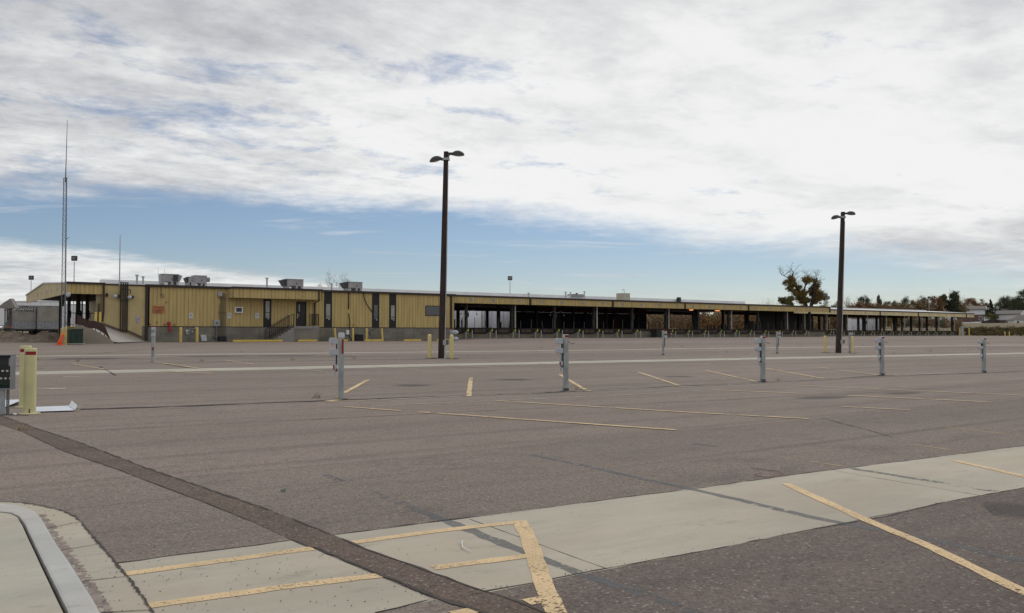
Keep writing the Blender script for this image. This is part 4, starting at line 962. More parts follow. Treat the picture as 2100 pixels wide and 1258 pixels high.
# interior cross walls, deep blue below and dark red above
def part(d, px0, px1, n, z0, z1, m, nm='partition_wall', th=.2): MB().box(X(px0, n), X(px1, n), n, n + th, z0, z1).build(nm, m, d)
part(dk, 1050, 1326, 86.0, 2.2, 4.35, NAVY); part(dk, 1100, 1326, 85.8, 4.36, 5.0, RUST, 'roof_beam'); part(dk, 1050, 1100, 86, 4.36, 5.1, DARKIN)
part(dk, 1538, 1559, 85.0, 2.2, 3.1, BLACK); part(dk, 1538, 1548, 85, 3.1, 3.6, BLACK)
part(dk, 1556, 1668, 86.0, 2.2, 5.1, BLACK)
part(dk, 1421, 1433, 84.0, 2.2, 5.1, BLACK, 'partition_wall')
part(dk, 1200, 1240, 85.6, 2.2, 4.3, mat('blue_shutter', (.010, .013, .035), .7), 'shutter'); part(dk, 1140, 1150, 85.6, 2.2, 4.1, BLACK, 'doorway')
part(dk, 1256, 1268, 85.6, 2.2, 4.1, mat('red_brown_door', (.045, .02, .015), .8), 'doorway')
for px0, py0 in ((1417.5, 635.5), (1471.5, 637.2)):
    x_, z_ = onn(px0, py0, 79.); L_ = thing('ceiling_lamp', (x_, 79., z_), 'lit orange lamp under the dock roof, %s' % ('smaller left one' if px0 < 1450 else 'wider right one beside a pale post'), 'lamp', 'lit lamps under the dock roof')
    em = bpy.data.materials.get('lamp_glow') or bpy.data.materials.new('lamp_glow'); em.use_nodes = True
    b_ = em.node_tree.nodes.get('Principled BSDF'); b_.inputs['Base Color'].default_value = (.8, .4, .2, 1); b_.inputs['Emission Color'].default_value = (1, .38, .14, 1); b_.inputs['Emission Strength'].default_value = 1.1
    s_ = .3 if px0 < 1450 else .45
    MB().blob((0, 0, -.02), (s_, .3, .09)).build('bulb_cover', em, L_, smooth=True, local=True); MB().lathe([(s_ * .9, .03), (s_ * .5, .16), (.05, .22), (.05, .5)], (0, 0, 0), 14).build('shade', COLM, L_, local=True)
for k, (p_, z_) in enumerate([(932, 1.), (941, 1.15), (947, .95), (957, 1.0), (1046, .9), (1451, .5), (1458, .5), (1465, .5), (1474, .5), (1491, .5)]):
    n_ = 82. if p_ < 1100 else 80.; x_ = X(p_, n_); MB().tube([(x_, n_, 2.2), (x_, n_, 2.2 + z_ * 1.05)], .09, 8).build('dock_floor_post', BLACK, dk)
o_ = MB().box(X(1021, 82), X(1026.5, 82), 81.8, 82.2, 2.2, 3.0).box(X(1480, 80), X(1487, 80), 79.8, 80.2, 2.2, 2.95).build('cabinet', BLACK, dk)
# open steel frame and steps at the gap between the bays
sx0, sx1 = X(1330.5, 73.4), X(1353.5, 73.4)
MB().bar((sx0, 73.4, 2.2), (sx0, 73.4, 3.05), .12).bar((sx1, 73.4, 2.2), (sx1, 73.4, 3.05), .12).bar((sx0, 73.4, 3.05), (sx1, 73.4, 3.05), .07).bar((sx0, 73.4, 2.65), (sx1, 73.4, 2.65), .05).bar((sx0, 73.4, 2.9), (sx1, 73.4, 2.35), .04).build('gate_frame', mat('brown_steel', (.055, .03, .02), .7), dk)
stt = thing('dock_steps', (sx0, 72.6, 1.2), 'dark steel steps with a red handrail climbing to the dock', 'steps')
mb = MB()
for i_ in range(6): mb.box(sx0 + .1 + i_ * .3, sx0 + .4 + i_ * .3, 72.2, 73.05, 1.15, 2.15 - i_ * .17)
mb.build('tread', mat('dark_green_grey_steps', (.03, .033, .03), .8), stt)
MB().bar((sx0 + .6, 72.2, 2.4), (sx1 + .9, 72.2, 1.7), .06).bar((sx0 + .6, 72.2, 2.1), (sx1 + .9, 72.2, 1.3), .05).bar((sx1 + .2, 72.2, 1.2), (sx1 + .6, 72.2, 2.2), .05).bar((sx1 - .6, 72.2, 1.5), (sx1 - .6, 72.2, 2.2), .05).build('handrail', mat('red_brown_rail', (.16, .04, .03), .7), stt)

# ------------------------------------------------------------------ the farther, narrower wing
WY = 78.5
wcols = [111.0, 116.6, 122.0, 127.5, 133.0, 138.5, 144.0, 149.6, 155.0]
wg = dock('far_dock_wing', DX1 + .1, 160.7, WY, WY + .8, 91.5, 5.42, 'farther narrower dock wing with a pale yellow fascia at right', None, [130.0, 141.6, 157.8], None, None, WINGY, None, 4.68)
plates(wg, [112.3, 114.9] + [117.5 + 2.78 * i for i in range(15)], WY, 5.02, .20, 18, mat('weathered_plate', (.42, .38, .28), .6))
wm = [109.2 + 2.78 * i for i in range(18)]
dock_bays(wg, wm, WY + .8, wcols, 90.3, 4.68, 2, light=False)
rv = MB().box(X(1704, 85), X(1896, 85), 84.6, 85.6, 5.7, 6.06).build('ridge_vent', ROOFM); tag(rv, 'low white ridge vent on the far wing roof', 'roof vent')
wl = MB().box(X(1971.5, 77.2), X(1976, 77.2), 77.2, 77.5, 1.3, 3.0).build('end_pier', mat('grey_pier', (.33, .34, .33), .8)); tag(wl, 'narrow pale grey pier past the end of the far wing', 'pier')

# ------------------------------------------------------------------ yellow kerb stops along the office
for p0, p1, lab in [(478, 580, 'long yellow kerb stop in front of the steps'), (611, 650, 'yellow kerb stop in front of the landing'), (674, 713, 'yellow kerb stop behind the leaning bollard'),
                    (748, 786, 'yellow kerb stop between two bollards, right of the black box'), (828, 863, 'orange yellow kerb stop alone on the right part of the wall'), (896, 921, 'yellow kerb stop at the right corner of the office')]:
    y_ = 70.1; x_a, x_b = X(p0, y_), X(p1, y_)
    o_ = MB().prism([(y_ - .1, .93), (y_ + .1, .93), (y_ + .07, 1.09), (y_ - .07, 1.09)], 'x', x_a, x_b).build('kerb_stop', mat('kerb_stop_yellow', (.62, .44, .08), .6, var=.15, scale=2)); tag(o_, lab, 'kerb stop', 'yellow kerb stops along the office wall')
def bollard(px, n, zt, r, lab, group, m=YBOL, lean=0, zb=None):
    x_ = X(px, n); z0 = terr(x_, n) - .02 if zb is None else zb
    b_ = MB().lathe([(r, 0), (r, zt - r * .7), (r * .85, zt - r * .35), (r * .5, zt - r * .1), (r * .12, zt)], (0, 0, 0), 14).build('bollard', m)
    b_.location = (x_, n, z0); b_.rotation_euler = (0, R(lean), 0); tag(b_, lab, 'bollard', group); return b_
G_ = 'yellow bollards along the office wall'
bollard(371, 70.6, 1.20, .11, 'yellow bollard left of the gas meter', G_); bollard(404.5, 70.6, 1.20, .11, 'yellow bollard right of the gas meter', G_)
bollard(689, 70.6, 1.18, .09, 'leftward leaning yellow bollard before the window strip', G_, lean=-6); bollard(724, 70.6, 1.18, .09, 'upright yellow bollard left of the black box', G_)
bollard(752, 70.6, 1.18, .09, 'upright yellow bollard right of the black box', G_); bollard(785, 70.6, 1.18, .09, 'leaning yellow bollard below the narrow yellow wall strip', G_, lean=-5)
for p_, n_, lab in [(1968, 76.2, 'thin yellow post at the end of the far wing'), (1987, 75, 'thin yellow post in the scrub right of the wing'), (2060.5, 71.5, 'left one of the two short yellow posts in the scrub'), (2069.5, 71.2, 'right one of the two short yellow posts in the scrub')]:
    bollard(p_, n_, 1.35 if p_ < 2000 else .8, .09, lab, 'yellow posts at the far right end of the yard')

# ------------------------------------------------------------------ lamp poles and their bollards
RIGHT = Vector((FN, -FA, 0)); AZ = math.atan2(-FA, FN)
def pole(px, py, H, lean, lab):
    x_, y_ = atg(px, py); z_ = terr(x_, y_)
    p = thing('lamp_pole', (x_, y_, z_), lab, 'lamp pole', 'tall dark twin-headed lamp poles', rz=AZ)
    b0, b1 = .155, .112; mb = MB()
    mb.add([(-b0, -b0, -.05), (b0, -b0, -.05), (b0, b0, -.05), (-b0, b0, -.05), (lean - b1, -b1, H), (lean + b1, -b1, H), (lean + b1, b1, H), (lean - b1, b1, H)],
           [(0, 3, 2, 1), (4, 5, 6, 7), (0, 1, 5, 4), (1, 2, 6, 5), (2, 3, 7, 6), (3, 0, 4, 7)])
    mb.build('pole', POLE, p, local=True)
    hb = H - .38; lx = lean * hb / H
    MB().box(lx - .16, lx + .18, -.14, .14, hb - .06, hb + .06).build('bracket', GALV, p, local=True)
    def head(dx, dz, tilt):
        s = 1 if dx > 0 else -1
        hd = MB(); M4 = Matrix.Rotation(R(tilt), 3, 'Y')
        pts = []
        hd.blob((lx + dx, 0, hb + dz), (.34, .17, .24), 16, 7, True, M4)
        hd.box(lx + dx - s * .48, lx + dx - s * .24, -.08, .08, hb + dz + .02, hb + dz + .13)
        o_ = hd.build('lamp_head', mat('lamp_head_metal', (.045, .048, .045), .5), p, smooth=False, local=True)
        ln = MB().blob((lx + dx + s * .03, 0, hb + dz), (.28, .14, -.06), 14, 3, True, M4)
        ln.build('lens', mat('lamp_lens', (.30, .30, .27), .2), o_, smooth=True, local=True)
        MB().tube([(lx + .12 * s, 0, hb), (lx + (abs(dx) - .5) * s, 0, hb + dz * (.45 if dz < 0 else .12)), (lx + (abs(dx) - .42) * s, 0, hb + dz + .04)], .028, 8).build('arm', GALV, p, local=True)
    head(-.50, -.08, -14); head(.60, .20, 2)
    MB().tube([(.19, -.16, .0), (.19, -.16, .74)], .035, 8).tube([(.20, -.16, .86), (lean * .4 + .18, -.14, H * .42), (lean * .95 + .12, -.1, H - .7)], .02, 6).build('conduit', mat('bright_conduit', (.42, .45, .45), .5), p, local=True)
    cb = MB().box(.10, .26, -.26, -.1, .66, .92).build('control_box', GALV, p, local=True); MB().box(.26, .38, -.24, -.1, .68, .93).build('socket_box', mat('dark_socket', (.09, .10, .1), .5), cb, local=True)
    return p
pole(905, 735, 10.48, .22, 'tall dark lamp pole with two heads, nearer one in front of the office end')
pole(1719, 724, 10.15, .46, 'tall dark lamp pole with two heads, farther one at right')
for px, py, lab in [(881, 735, 'cream yellow bollard left of the nearer lamp pole'), (926, 736.5, 'cream yellow bollard right of the nearer lamp pole'), (1692, 723.5, 'cream yellow bollard left of the farther lamp pole'), (1748, 725, 'cream yellow bollard right of the farther lamp pole')]:
    x_, y_ = atg(px, py)
    o_ = MB().lathe([(.098, 0), (.098, 1.13), (.085, 1.18), (.05, 1.205), (.01, 1.21)], (0, 0, 0), 18).build('bollard', mat('cream_yellow_paint', (.66, .56, .25), .6, var=.1, scale=2)); o_.location = (x_, y_, terr(x_, y_)); tag(o_, lab, 'bollard', 'bollards beside the lamp poles')
    struct(MB().lathe([(.02, 0), (.32, 0)], (x_ + .1, y_, terr(x_, y_) + .012), 14).build('concrete_pad', CONC_W))

# ------------------------------------------------------------------ outlet posts
def near_post(var):
    p = thing('outlet_post', (0, 0, 0), 'x', 'outlet post', 'grey outlet posts in the near row', rz=AZ + R(12))
    ps = MB().box(-.062, .062, -.062, .062, -.02, 1.42).build('post', POSTM, p, local=True, bevel=.006)
    if var == 0:
        MB().box(-.070, .078, -.072, .072, 1.40, 1.515, top=.9).build('cap', mat('pale_cap', (.52, .55, .56), .5), p, local=True, bevel=.012)
        MB().box(.012, .052, -.067, -.062, 1.04, 1.37).build('reflector', RED, p, local=True)
    else:
        MB().box(-.062, .062, -.07, .062, 1.42, 1.50).build('cap', mat('pale_cap', (.52, .55, .56), .5), p, local=True, bevel=.006)
        MB().box(-.048, .064, -.074, -.070, 1.43, 1.485).build('reflector', RED, p, local=True)
        MB().tube([(.05, -.02, 1.32), (.09, -.05, 1.29), (.19, -.07, 1.255), (.215, -.07, 1.285)], .007, 6).build('wire_hook', BLACK, p, local=True)
        MB().box(-.066, .066, -.066, .066, .0, .09).build('base_sleeve', mat('dirty_base', (.10, .10, .10), .9), p, local=True)
    for z_ in (1.29, 1.04):
        b_ = MB().prism([(-.27, z_ - .0), (-.25, z_ - .03), (-.08, z_ - .03), (-.08, z_ + .10), (-.25, z_ + .115), (-.27, z_ + .09)], 'y', -.06, .06).build('outlet_box', GREYB, p, local=True, bevel=.008)
        MB().tube([(-.20, -.02, z_ - .045), (-.20, -.02, z_ - .02)], .022, 8).build('hinge', GALV, b_, local=True)
    MB().box(-.118, -.085, -.03, .03, .63, 1.32).build('conduit', mat('dark_conduit', (.035, .037, .04), .6), p, local=True)
    MB().box(-.148, -.122, -.03, .02, .52, 1.0).build('bar', GALV, p, local=True)
    t_ = MB().box(-.175, -.09, -.05, .04, .66 + .03, .79).build('switch_box', GREYB, p, local=True, bevel=.006)
    MB().box(-.18, -.148, -.054, -.05, .68, .78).build('red_tag', RED if var != 2 else WHITE, t_, local=True)
    MB().box(-.10, -.055, -.05, .03, .0, .07).build('foot_bracket', CREAM if var == 0 else GALV, p, local=True)
    return p
near = [(699, 819, 'grey outlet post with a tall red reflector strip, nearest one left of centre', 0, 1.0), (1160.5, 803, 'grey outlet post beside a yellow line, right of the nearer lamp pole', 1, 1.0),
        (1564.5, 783.5, 'grey outlet post with a white switch box, left of the farther lamp pole', 2, .99), (1809, 770.5, 'grey outlet post just right of the farther lamp pole', 2, .985), (2018, 764.5, 'grey outlet post nearest the right edge', 2, .96)]
for px, py, lab, v_, s_ in near:
    x_, y_ = atg(px, py); p = near_post(v_); p.location = (x_, y_, terr(x_, y_)); p['label'] = lab; p.scale = (s_, s_, s_); p.rotation_euler = (R(.4 * ((px * 7) % 5 - 2)), R(.45 * ((px * 3) % 5 - 2)), p.rotation_euler[2])
def foot_patch(px, py, r):
    x_, y_ = atg(px, py); rg = random.Random(px); mb = MB(); z_ = terr(x_, y_) + .009; n_ = 14
    mb.v = [(x_ + r * rg.uniform(.7, 1.5) * math.cos(2 * math.pi * i / n_), y_ + r * rg.uniform(.6, 1.1) * math.sin(2 * math.pi * i / n_), z_) for i in range(n_)]; mb.f = [tuple(range(n_))]
    struct(mb.build('dark_foot_patch', TAR))  # dark ragged patch on the ground around each post and pole foot
for px, py, *_ in near: foot_patch(px, py, .16)
for px, py in ((314, 743), (925, 733), (1360, 728), (1594, 725), (1743, 723)): foot_patch(px, py, .15)
for px, py in ((905, 735), (1719, 724)): foot_patch(px, py, .30)
def far_post(kind):
    p = thing('outlet_post', (0, 0, 0), 'x', 'outlet post', 'grey outlet posts in the far row', rz=AZ)
    MB().box(-.06, .06, -.06, .06, -.02, 1.44).build('post', POSTM, p, local=True)
    MB().box(-.065, .065, -.065, .065, 1.44, 1.50).build('cap', RED if kind != 2 else mat('tan_cap', (.35, .27, .16), .6), p, local=True)
    if kind == 0:
        for z_ in (1.32, 1.06): MB().box(-.05, .10, -.12, -.06, z_, z_ + .13).build('outlet_box', GREYB, p, local=True, bevel=.01)
        MB().box(-.02, .05, -.09, -.06, .62, 1.2).build('conduit', GALV, p, local=True); MB().box(-.01, .05, -.095, -.09, .50, .62).build('reflector', RED, p, local=True)
    elif kind == 1:
        for z_ in (1.29, .95): MB().blob((.2, -.02, z_), (.19, .1, .115)).build('outlet_dome', GREYB, p, smooth=True, local=True)
        MB().box(.07, .11, -.04, .04, .3, 1.3).build('conduit', mat('dark_conduit', (.035, .037, .04), .6), p, local=True)
    else:
        for z_ in (1.28, 1.03): MB().box(.07, .24, -.06, .06, z_, z_ + .16).build('outlet_box', GREYB, p, local=True, bevel=.01)
        MB().box(.065, .11, -.04, .04, .5, 1.28).build('conduit', mat('dark_conduit', (.035, .037, .04), .6), p, local=True); MB().box(-.07, .07, -.07, .07, 0, .06).build('base_sleeve', mat('dirty_base', (.10, .10, .10), .9), p, local=True)
    return p
for px, py, lab, v_ in [(314, 743, 'slim grey outlet post standing before the orange sign', 0), (925, 733, 'grey outlet post with two round covers behind a cream bollard', 1), (1360, 728, 'grey outlet post left of the third near-row post', 2),
                        (1594, 725, 'grey outlet post right behind the third near-row post', 2), (1743, 723, 'grey outlet post beside the bollard at the farther lamp pole', 2)]:
    x_, y_ = atg(px, py); p = far_post(v_); p.location = (x_, y_, terr(x_, y_)); p['label'] = lab

# ------------------------------------------------------------------ near left corner things
for px, py, lab, h_, flip in [(60.5, 849, 'cream yellow bollard with a red and silver band, nearer one by the left edge', 1.205, 1), (51, 835.5, 'cream yellow bollard with a red band, just behind its twin at left', 1.21, 0)]:
    x_, y_ = atg(px, py); z_ = terr(x_, y_); b_ = thing('bollard', (x_, y_, z_), lab, 'bollard', 'banded bollards at the left edge', rz=AZ)
    MB().lathe([(.103, 0), (.103, h_ - .02), (.098, h_ - .005), (.09, h_)], (0, 0, 0), 32).build('post', CREAM, b_, smooth=False, local=True)
    bd = MB(); seg = 32
    def arc(a0, a1, z0, z1, r):
        m_ = MB(); k_ = 12
        for i in range(k_ + 1):
            q = a0 + (a1 - a0) * i / k_; m_.v += [(r * math.cos(q), r * math.sin(q), z0), (r * math.cos(q), r * math.sin(q), z1)]
            if i: j = 2 * i; m_.f.append((j - 2, j, j + 1, j - 1))
        return m_
    a_s = R(-90 - 24) if flip else R(-190)
    arc(a_s, R(0), h_ - .125, h_ - .062, .1045).build('red_band', RED, b_, local=True)
    if flip: arc(R(-175), a_s, h_ - .125, h_ - .062, .1045).build('silver_band', mat('silver_reflector', (.35, .37, .38), .3), b_, local=True)
    MB().lathe([(.18, .002), (.18, .014), (.11, .02)], (0, 0, 0), 28).build('base_plate', mat('base_plate_cream', (.58, .52, .33), .7), b_, local=True)
    if flip: MB().box(.045, .06, -.106, -.09, .02, .10).build('rust_notch', mat('rust_patch', (.12, .06, .03), .9), b_, local=True)
pn = thing('breaker_panel', (*atg(6, 851), 0), 'open grey electrical panel with breakers on metal struts at left edge', 'electrical panel', rz=AZ)
pn.location.z = terr(pn.location.x, pn.location.y)
xr = .145; z0, z1 = .475, 1.075
MB().box(-.45, xr, .08, .10, z0, z1).build('back_plate', mat('panel_back', (.05, .055, .058), .7), pn, local=True)
MB().box(-.47, xr + .02, -.06, .10, z1, z1 + .018).box(-.47, xr + .02, -.06, .10, z0 - .018, z0).box(xr, xr + .012, -.05, .098, z0, z1).box(-.47, -.45, -.05, .098, z0, z1).build('enclosure', mat('enclosure_grey', (.27, .28, .30), .5), pn, local=True)
MB().box(-.44, xr - .02, .03, .08, z0 + .06, z0 + .42).build('breaker_bank', mat('breaker_black', (.018, .02, .02), .5), pn, local=True)
mb = MB()
for zz in (z0 + .165, z0 + .30):
    for i in range(7): mb.box(.035 - i * .085 + (.055 if zz < z0 + .2 else 0), .075 - i * .085 + (.055 if zz < z0 + .2 else 0), .012, .03, zz, zz + .032)
mb.build('breaker_switch', mat('switch_white', (.55, .57, .55), .5), pn, local=True)
mb = MB()
for i in range(9): mb.tube([(-.4 + i * .06, .04, z0 + .08), (-.38 + i * .06, .0, z0 + .05), (-.34 + i * .06, .02, z0 + .1)], .006, 5)
mb.build('wiring', mat('green_wire', (.02, .10, .05), .5), pn, local=True)
MB().box(xr - .075, xr - .045, .03, .06, z1 - .2, z1 - .05).build('lug', GALV, pn, local=True)
MB().box(-.06, .01, .0, .05, -.02, z0 - .018).box(-.42, -.36, .0, .05, -.02, z0 - .018).build('support_post', GALV, pn, local=True)
mb = MB()
for s in (0, 1): mb.box(.055 + s * .032, .065 + s * .032, .0, .03, 0, z0 - .018)
for i in range(11): mb.box(.065, .087, .008, .022, .012 + i * .042, .028 + i * .042)
mb.build('slotted_strut', mat('dark_strut', (.13, .14, .14), .5, .2), pn, local=True)
MB().box(.0, .16, -.05, .08, 0, .016).build('foot_plate', mat('dark_strut', (.1, .1, .1)), pn, local=True)
def flat(name, pix, lift, th, m, parent=None):
    P_ = [atg(*p) for p in pix]; mb = MB(); n = len(P_)
    lf = lift if hasattr(lift, '__len__') else [lift] * n
    mb.v = [(p[0], p[1], terr(*p) + l + th) for p, l in zip(P_, lf)] + [(p[0], p[1], terr(*p) + l) for p, l in zip(P_, lf)]
    mb.f = [tuple(range(n)), tuple(reversed(range(n, 2 * n)))] + [(i, n + i, n + (i + 1) % n, (i + 1) % n) for i in range(n)]
    return mb.build(name, m, parent)
SHEETM = mat('pale_blue_white_sheet', (.62, .65, .72), .5, var=.04)
pc = thing('fallen_cover', (*atg(110, 842), .03), 'long pale sheet metal cover lying on the asphalt behind the near bollard', 'sheet metal')
flat('sheet', [(62, 847.5), (152, 844.5), (143, 836.5), (75, 838.5)], [.02, .02, .035, .03], .006, SHEETM, pc)
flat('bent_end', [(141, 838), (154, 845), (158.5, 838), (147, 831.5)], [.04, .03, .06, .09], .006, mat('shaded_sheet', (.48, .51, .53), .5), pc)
x_, y_ = atg(155, 837.5); x2, y2 = atg(168, 833.5); MB().bar((x_, y_, .06), (x2, y2, .05), .035).build('handle', DULLW, pc)
pc2 = thing('fallen_cover', (*atg(30, 832), .03), 'white sheet lying flat on the asphalt between panel and bollard', 'sheet metal')
flat('sheet', [(-30, 846), (8, 838), (43, 831), (42, 825), (-30, 825)], [.01, .015, .09, .05, .03], .006, SHEETM, pc2)
flat('litter', [(26, 851.5), (31, 853), (35, 851.5), (30, 850.5)], .01, .02, WHITE); tag(bpy.context.scene.objects['litter'], 'tiny scrap of white litter in front of the panel', 'litter')
# scraps on the ground
def wire(name, pix, r, m, lab):
    P3 = [(*atg(*p), 0) for p in pix]; P3 = [(x, y, terr(x, y) + r + .012) for x, y, _ in P3]
    return tag(MB().tube(P3, r, 6).build(name, m, smooth=True), lab, 'scrap')
wire('bent_wire', [(939, 1117), (944, 1118), (949, 1114), (947, 1120), (949, 1127), (956, 1131), (966, 1135)], .0038, WHITE, 'bent white plastic strip lying on the concrete strip')
wire('red_wire', [(1540, 961), (1550, 965), (1565, 966), (1580, 968), (1595, 969), (1606, 975), (1598, 979), (1575, 982), (1548, 979), (1546, 976), (1560, 974)], .003, mat('red_wire_plastic', (.16, .035, .04), .5), 'thin dark red wire curled beside the concrete strip')
wire('green_scrap', [(577, 1010), (582, 1006), (586, 1008), (581, 1011)], .006, mat('green_plastic', (.03, .16, .08), .5), 'tiny green scrap of plastic on the asphalt')

# ------------------------------------------------------------------ left end: tower, cabinet, cone, soil, trailers
tx, ty = X(131, 66.), 66.; TZ = terr(tx, ty)
tw = thing('radio_tower', (tx, ty, TZ), 'slender lattice radio tower with a long whip on top at left', 'radio tower', rz=AZ)
H_ = 11.5; mb = MB(); br = MB(); rr = .17
cs = [(rr * math.cos(q), rr * math.sin(q)) for q in (R(200), R(320), R(80))]
def cpt(i, z): f_ = 1 - .30 * z / H_; l_ = -.05 * z / H_; return (cs[i][0] * f_ + l_, cs[i][1] * f_, z)
for i in range(3): mb.bar(cpt(i, 0), cpt(i, H_), .036)
nz = 32
for k in range(nz):
    za, zb = H_ * k / nz, H_ * (k + 1) / nz
    for i in range(3): br.bar(cpt(i, za), cpt((i + 1) % 3, zb), .012); br.bar(cpt(i, zb), cpt((i + 1) % 3, zb), .012)
TM = mat('tower_steel', (.13, .145, .16), .6)
mb.build('leg', TM, tw, local=True); br.build('lattice', TM, tw, local=True)
MB().tube([(-.05, 0, H_ - .3), (-.04, 0, H_ + .9), (.0, 0, H_ + 4.05)], [.045, .03, .014], 6).build('whip_antenna', TM, tw, local=True)
MB().bar((-.12, 0, H_), (.08, 0, H_), .05).bar((.0, 0, H_ * .63), (.26, 0, H_ * .64), .03).build('bracket', TM, tw, local=True)
MB().blob((.36, -.2, 3.4), (.17, .1, .17)).build('dish', GREYB, tw, smooth=True, local=True)
MB().tube([(.0, -.05, 0), (.0, -.05, 2.6)], .10, 8).build('pale_sleeve', mat('chalky_white', (.55, .55, .56), .7, var=.2, scale=6), tw, local=True)
for p_, n_, lab in ((127.3, 64.9, 'left yellow bollard at the foot of the radio tower'), (135, 64.4, 'right yellow bollard at the foot of the radio tower')): bollard(p_, n_, 1.15 if p_ < 130 else 1.22, .085, lab, 'bollards at the tower foot', mat('dull_yellow_paint', (.48, .40, .14), .6, var=.15, scale=3))
cb = thing('transformer_cabinet', (X(156, 65.), 65., .93), 'dark green transformer cabinet in front of the ramp', 'transformer cabinet')
xa, xb = X(145, 64.9), X(171, 64.9)
MB().box(xa, xb, 64.9, 66.0, .90, 1.86).build('body', DGREEN, cb, bevel=.02); MB().box(xa - .03, xb + .03, 64.86, 66.03, 1.86, 1.94).build('lid', mat('grey_green_lid', (.09, .11, .08), .6), cb, bevel=.02)
MB().box(xa - .22, xa, 64.98, 65.9, .90, 1.8).build('side_fin', mat('grey_green_fin', (.06, .065, .05), .7), cb)
MB().box((xa + xb) / 2 - .012, (xa + xb) / 2 + .012, 64.885, 64.9, .95, 1.83).build('door_seam', BLACK, cb); MB().box(xa - .3, xb + .15, 64.8, 66.1, .86, .915).build('pad', CONC_W, cb)
# fallen, tilted traffic cone
cn_ = thing('traffic_cone', (X(122.5, 63.8), 63.8, terr(11, 63.8) + .01), 'orange traffic cone squashed and leaning on the tower bollards', 'traffic cone', rz=AZ)
MB().tube([(0, 0, .04), (.07, 0, .3), (.18, .02, .6), (.29, .03, .86)], [.17, .125, .08, .035], 14).build('cone_body', ORANGE, cn_, smooth=True, local=True); MB().box(-.21, .20, -.20, .20, 0, .04).build('base', ORANGE, cn_, local=True)
def mound(px, y, rx, ry, h, seed, lab):
    x_ = X(px, y); rnd = random.Random(seed); mb = MB(); nr, ns = 9, 26
    ph = [rnd.uniform(0, 6.3) for _ in range(6)]
    for j in range(nr + 1):
        rr = j / nr
        for i in range(ns):
            q = 2 * math.pi * i / ns; e = 1 + .15 * math.sin(3 * q + ph[0]) + .08 * math.sin(5 * q + ph[1])
            xx, yy = x_ + rx * rr * e * math.cos(q), y + ry * rr * e * math.sin(q)
            hh = h * (1 - rr ** 2) ** 1.2 * (1 + .25 * math.sin(4 * xx + ph[2]) * math.sin(3 * yy + ph[3])) + rnd.uniform(-.04, .04) * (1 - rr)
            mb.v.append((xx, yy, terr(xx, yy) - .05 + hh))
    for j in range(nr):
        for i in range(ns): i2 = (i + 1) % ns; mb.f.append((j * ns + i, j * ns + i2, (j + 1) * ns + i2, (j + 1) * ns + i))
    o_ = mb.build('soil_mound', DIRT); tag(o_, lab, 'soil mound', 'soil mounds at the left end'); return o_
mound(99, 76, 2.3, 2.2, .75, 1, 'brown soil mound left of the radio tower foot'); mound(52, 77, 2.2, 2.2, .5, 3, 'low brown soil mound below the lettered trailer'); mound(4, 78, 3.8, 2.6, .8, 4, 'brown soil mound at the far left edge')
struct(drape([(-2, 74.5), (12.2, 74.5)], 7.5, .012, 1.5, .6, seed=12).build('bare_soil_patch', DIRT))

def trailer(x, y, z, rz, w, h, L, lab, skin, group, kind='rear'):
    t_ = thing('semi_trailer', (x, y, z), lab, 'trailer', group, rz=rz)
    zb = 1.15
    MB().box(-w / 2, w / 2, 0.06, L, zb, zb + h).build('body', skin, t_, local=True, bevel=.02)
    fm = GALV
    MB().box(-w / 2 - .02, -w / 2 + .1, 0, .09, zb - .05, zb + h + .02).box(w / 2 - .1, w / 2 + .02, 0, .09, zb - .05, zb + h + .02).box(-w / 2 + .1, w / 2 - .1, 0, .09, zb + h - .1, zb + h + .02).box(-w / 2 + .1, w / 2 - .1, 0, .09, zb - .06, zb + .1).build('door_frame', mat('door_frame_grey', (.22, .22, .23), .6) if kind == 'rear' else fm, t_, local=True)
    if kind == 'rear':
        MB().box(-w / 2 + .1, w / 2 - .1, .02, .07, zb + .95, zb + h - .1).build('upper_door', TRAILG, t_, local=True)
        MB().box(-w / 2 + .1, w / 2 - .1, .0, .07, zb + .1, zb + .92).build('lower_panel', mat('blue_grey_door_panel', (.22, .235, .26), .6, var=.2, scale=2), t_, local=True)
        mb = MB()
        for i in range(6): mb.box(-w / 2 + .25 + i * (w - .5) / 5 - .02, -w / 2 + .25 + i * (w - .5) / 5 + .02, -.02, 0, zb + .1, zb + .92)
        mb.build('rib', GALV, t_, local=True)
    else:
        MB().box(-.02, .02, -.01, .06, zb + .1, zb + h - .1).box(-.7, -.67, -.02, .05, zb + .1, zb + h - .1).box(.67, .7, -.02, .05, zb + .1, zb + h - .1).build('lock_rod', mat('pale_rod', (.5, .5, .53), .5), t_, local=True)
    MB().box(-w / 2 + .1, w / 2 - .1, .1, L - .5, zb - .28, zb - .01).build('chassis', BLACK, t_, local=True)
    for s in (-1, 1):
        for yy in (1.2, 2.5): MB().tube([(s * (w / 2 - .45), yy, .5), (s * (w / 2 - .02), yy, .5)], .5, 18).build('wheel', mat('tyre', (.02, .02, .02), .9), t_, local=True)
    MB().box(-w / 2 + .2, w / 2 - .2, .05, .12, .5, .6).box(-w / 2 + .4, -w / 2 + .5, .05, .12, .6, zb - .28).box(w / 2 - .5, w / 2 - .4, .05, .12, .6, zb - .28).build('rear_bumper', BLACK, t_, local=True)
    return t_
GT = 'two old grey trailers parked at the left'
def tplace(px, D, pyb, **k):
    x_, y_, _ = atd(px, D); return x_, y_
x_, y_, _ = atd(50, 108); z_ = terr(x_, y_)
t1 = trailer(x_, y_, z_, 0, 2.5, 2.9, 13, 'old grey trailer with bold white lettering on its rear door', TRAILG, GT)
M_ = Matrix.Translation((0, -.03, 1.15 + 2.42)) @ FACE
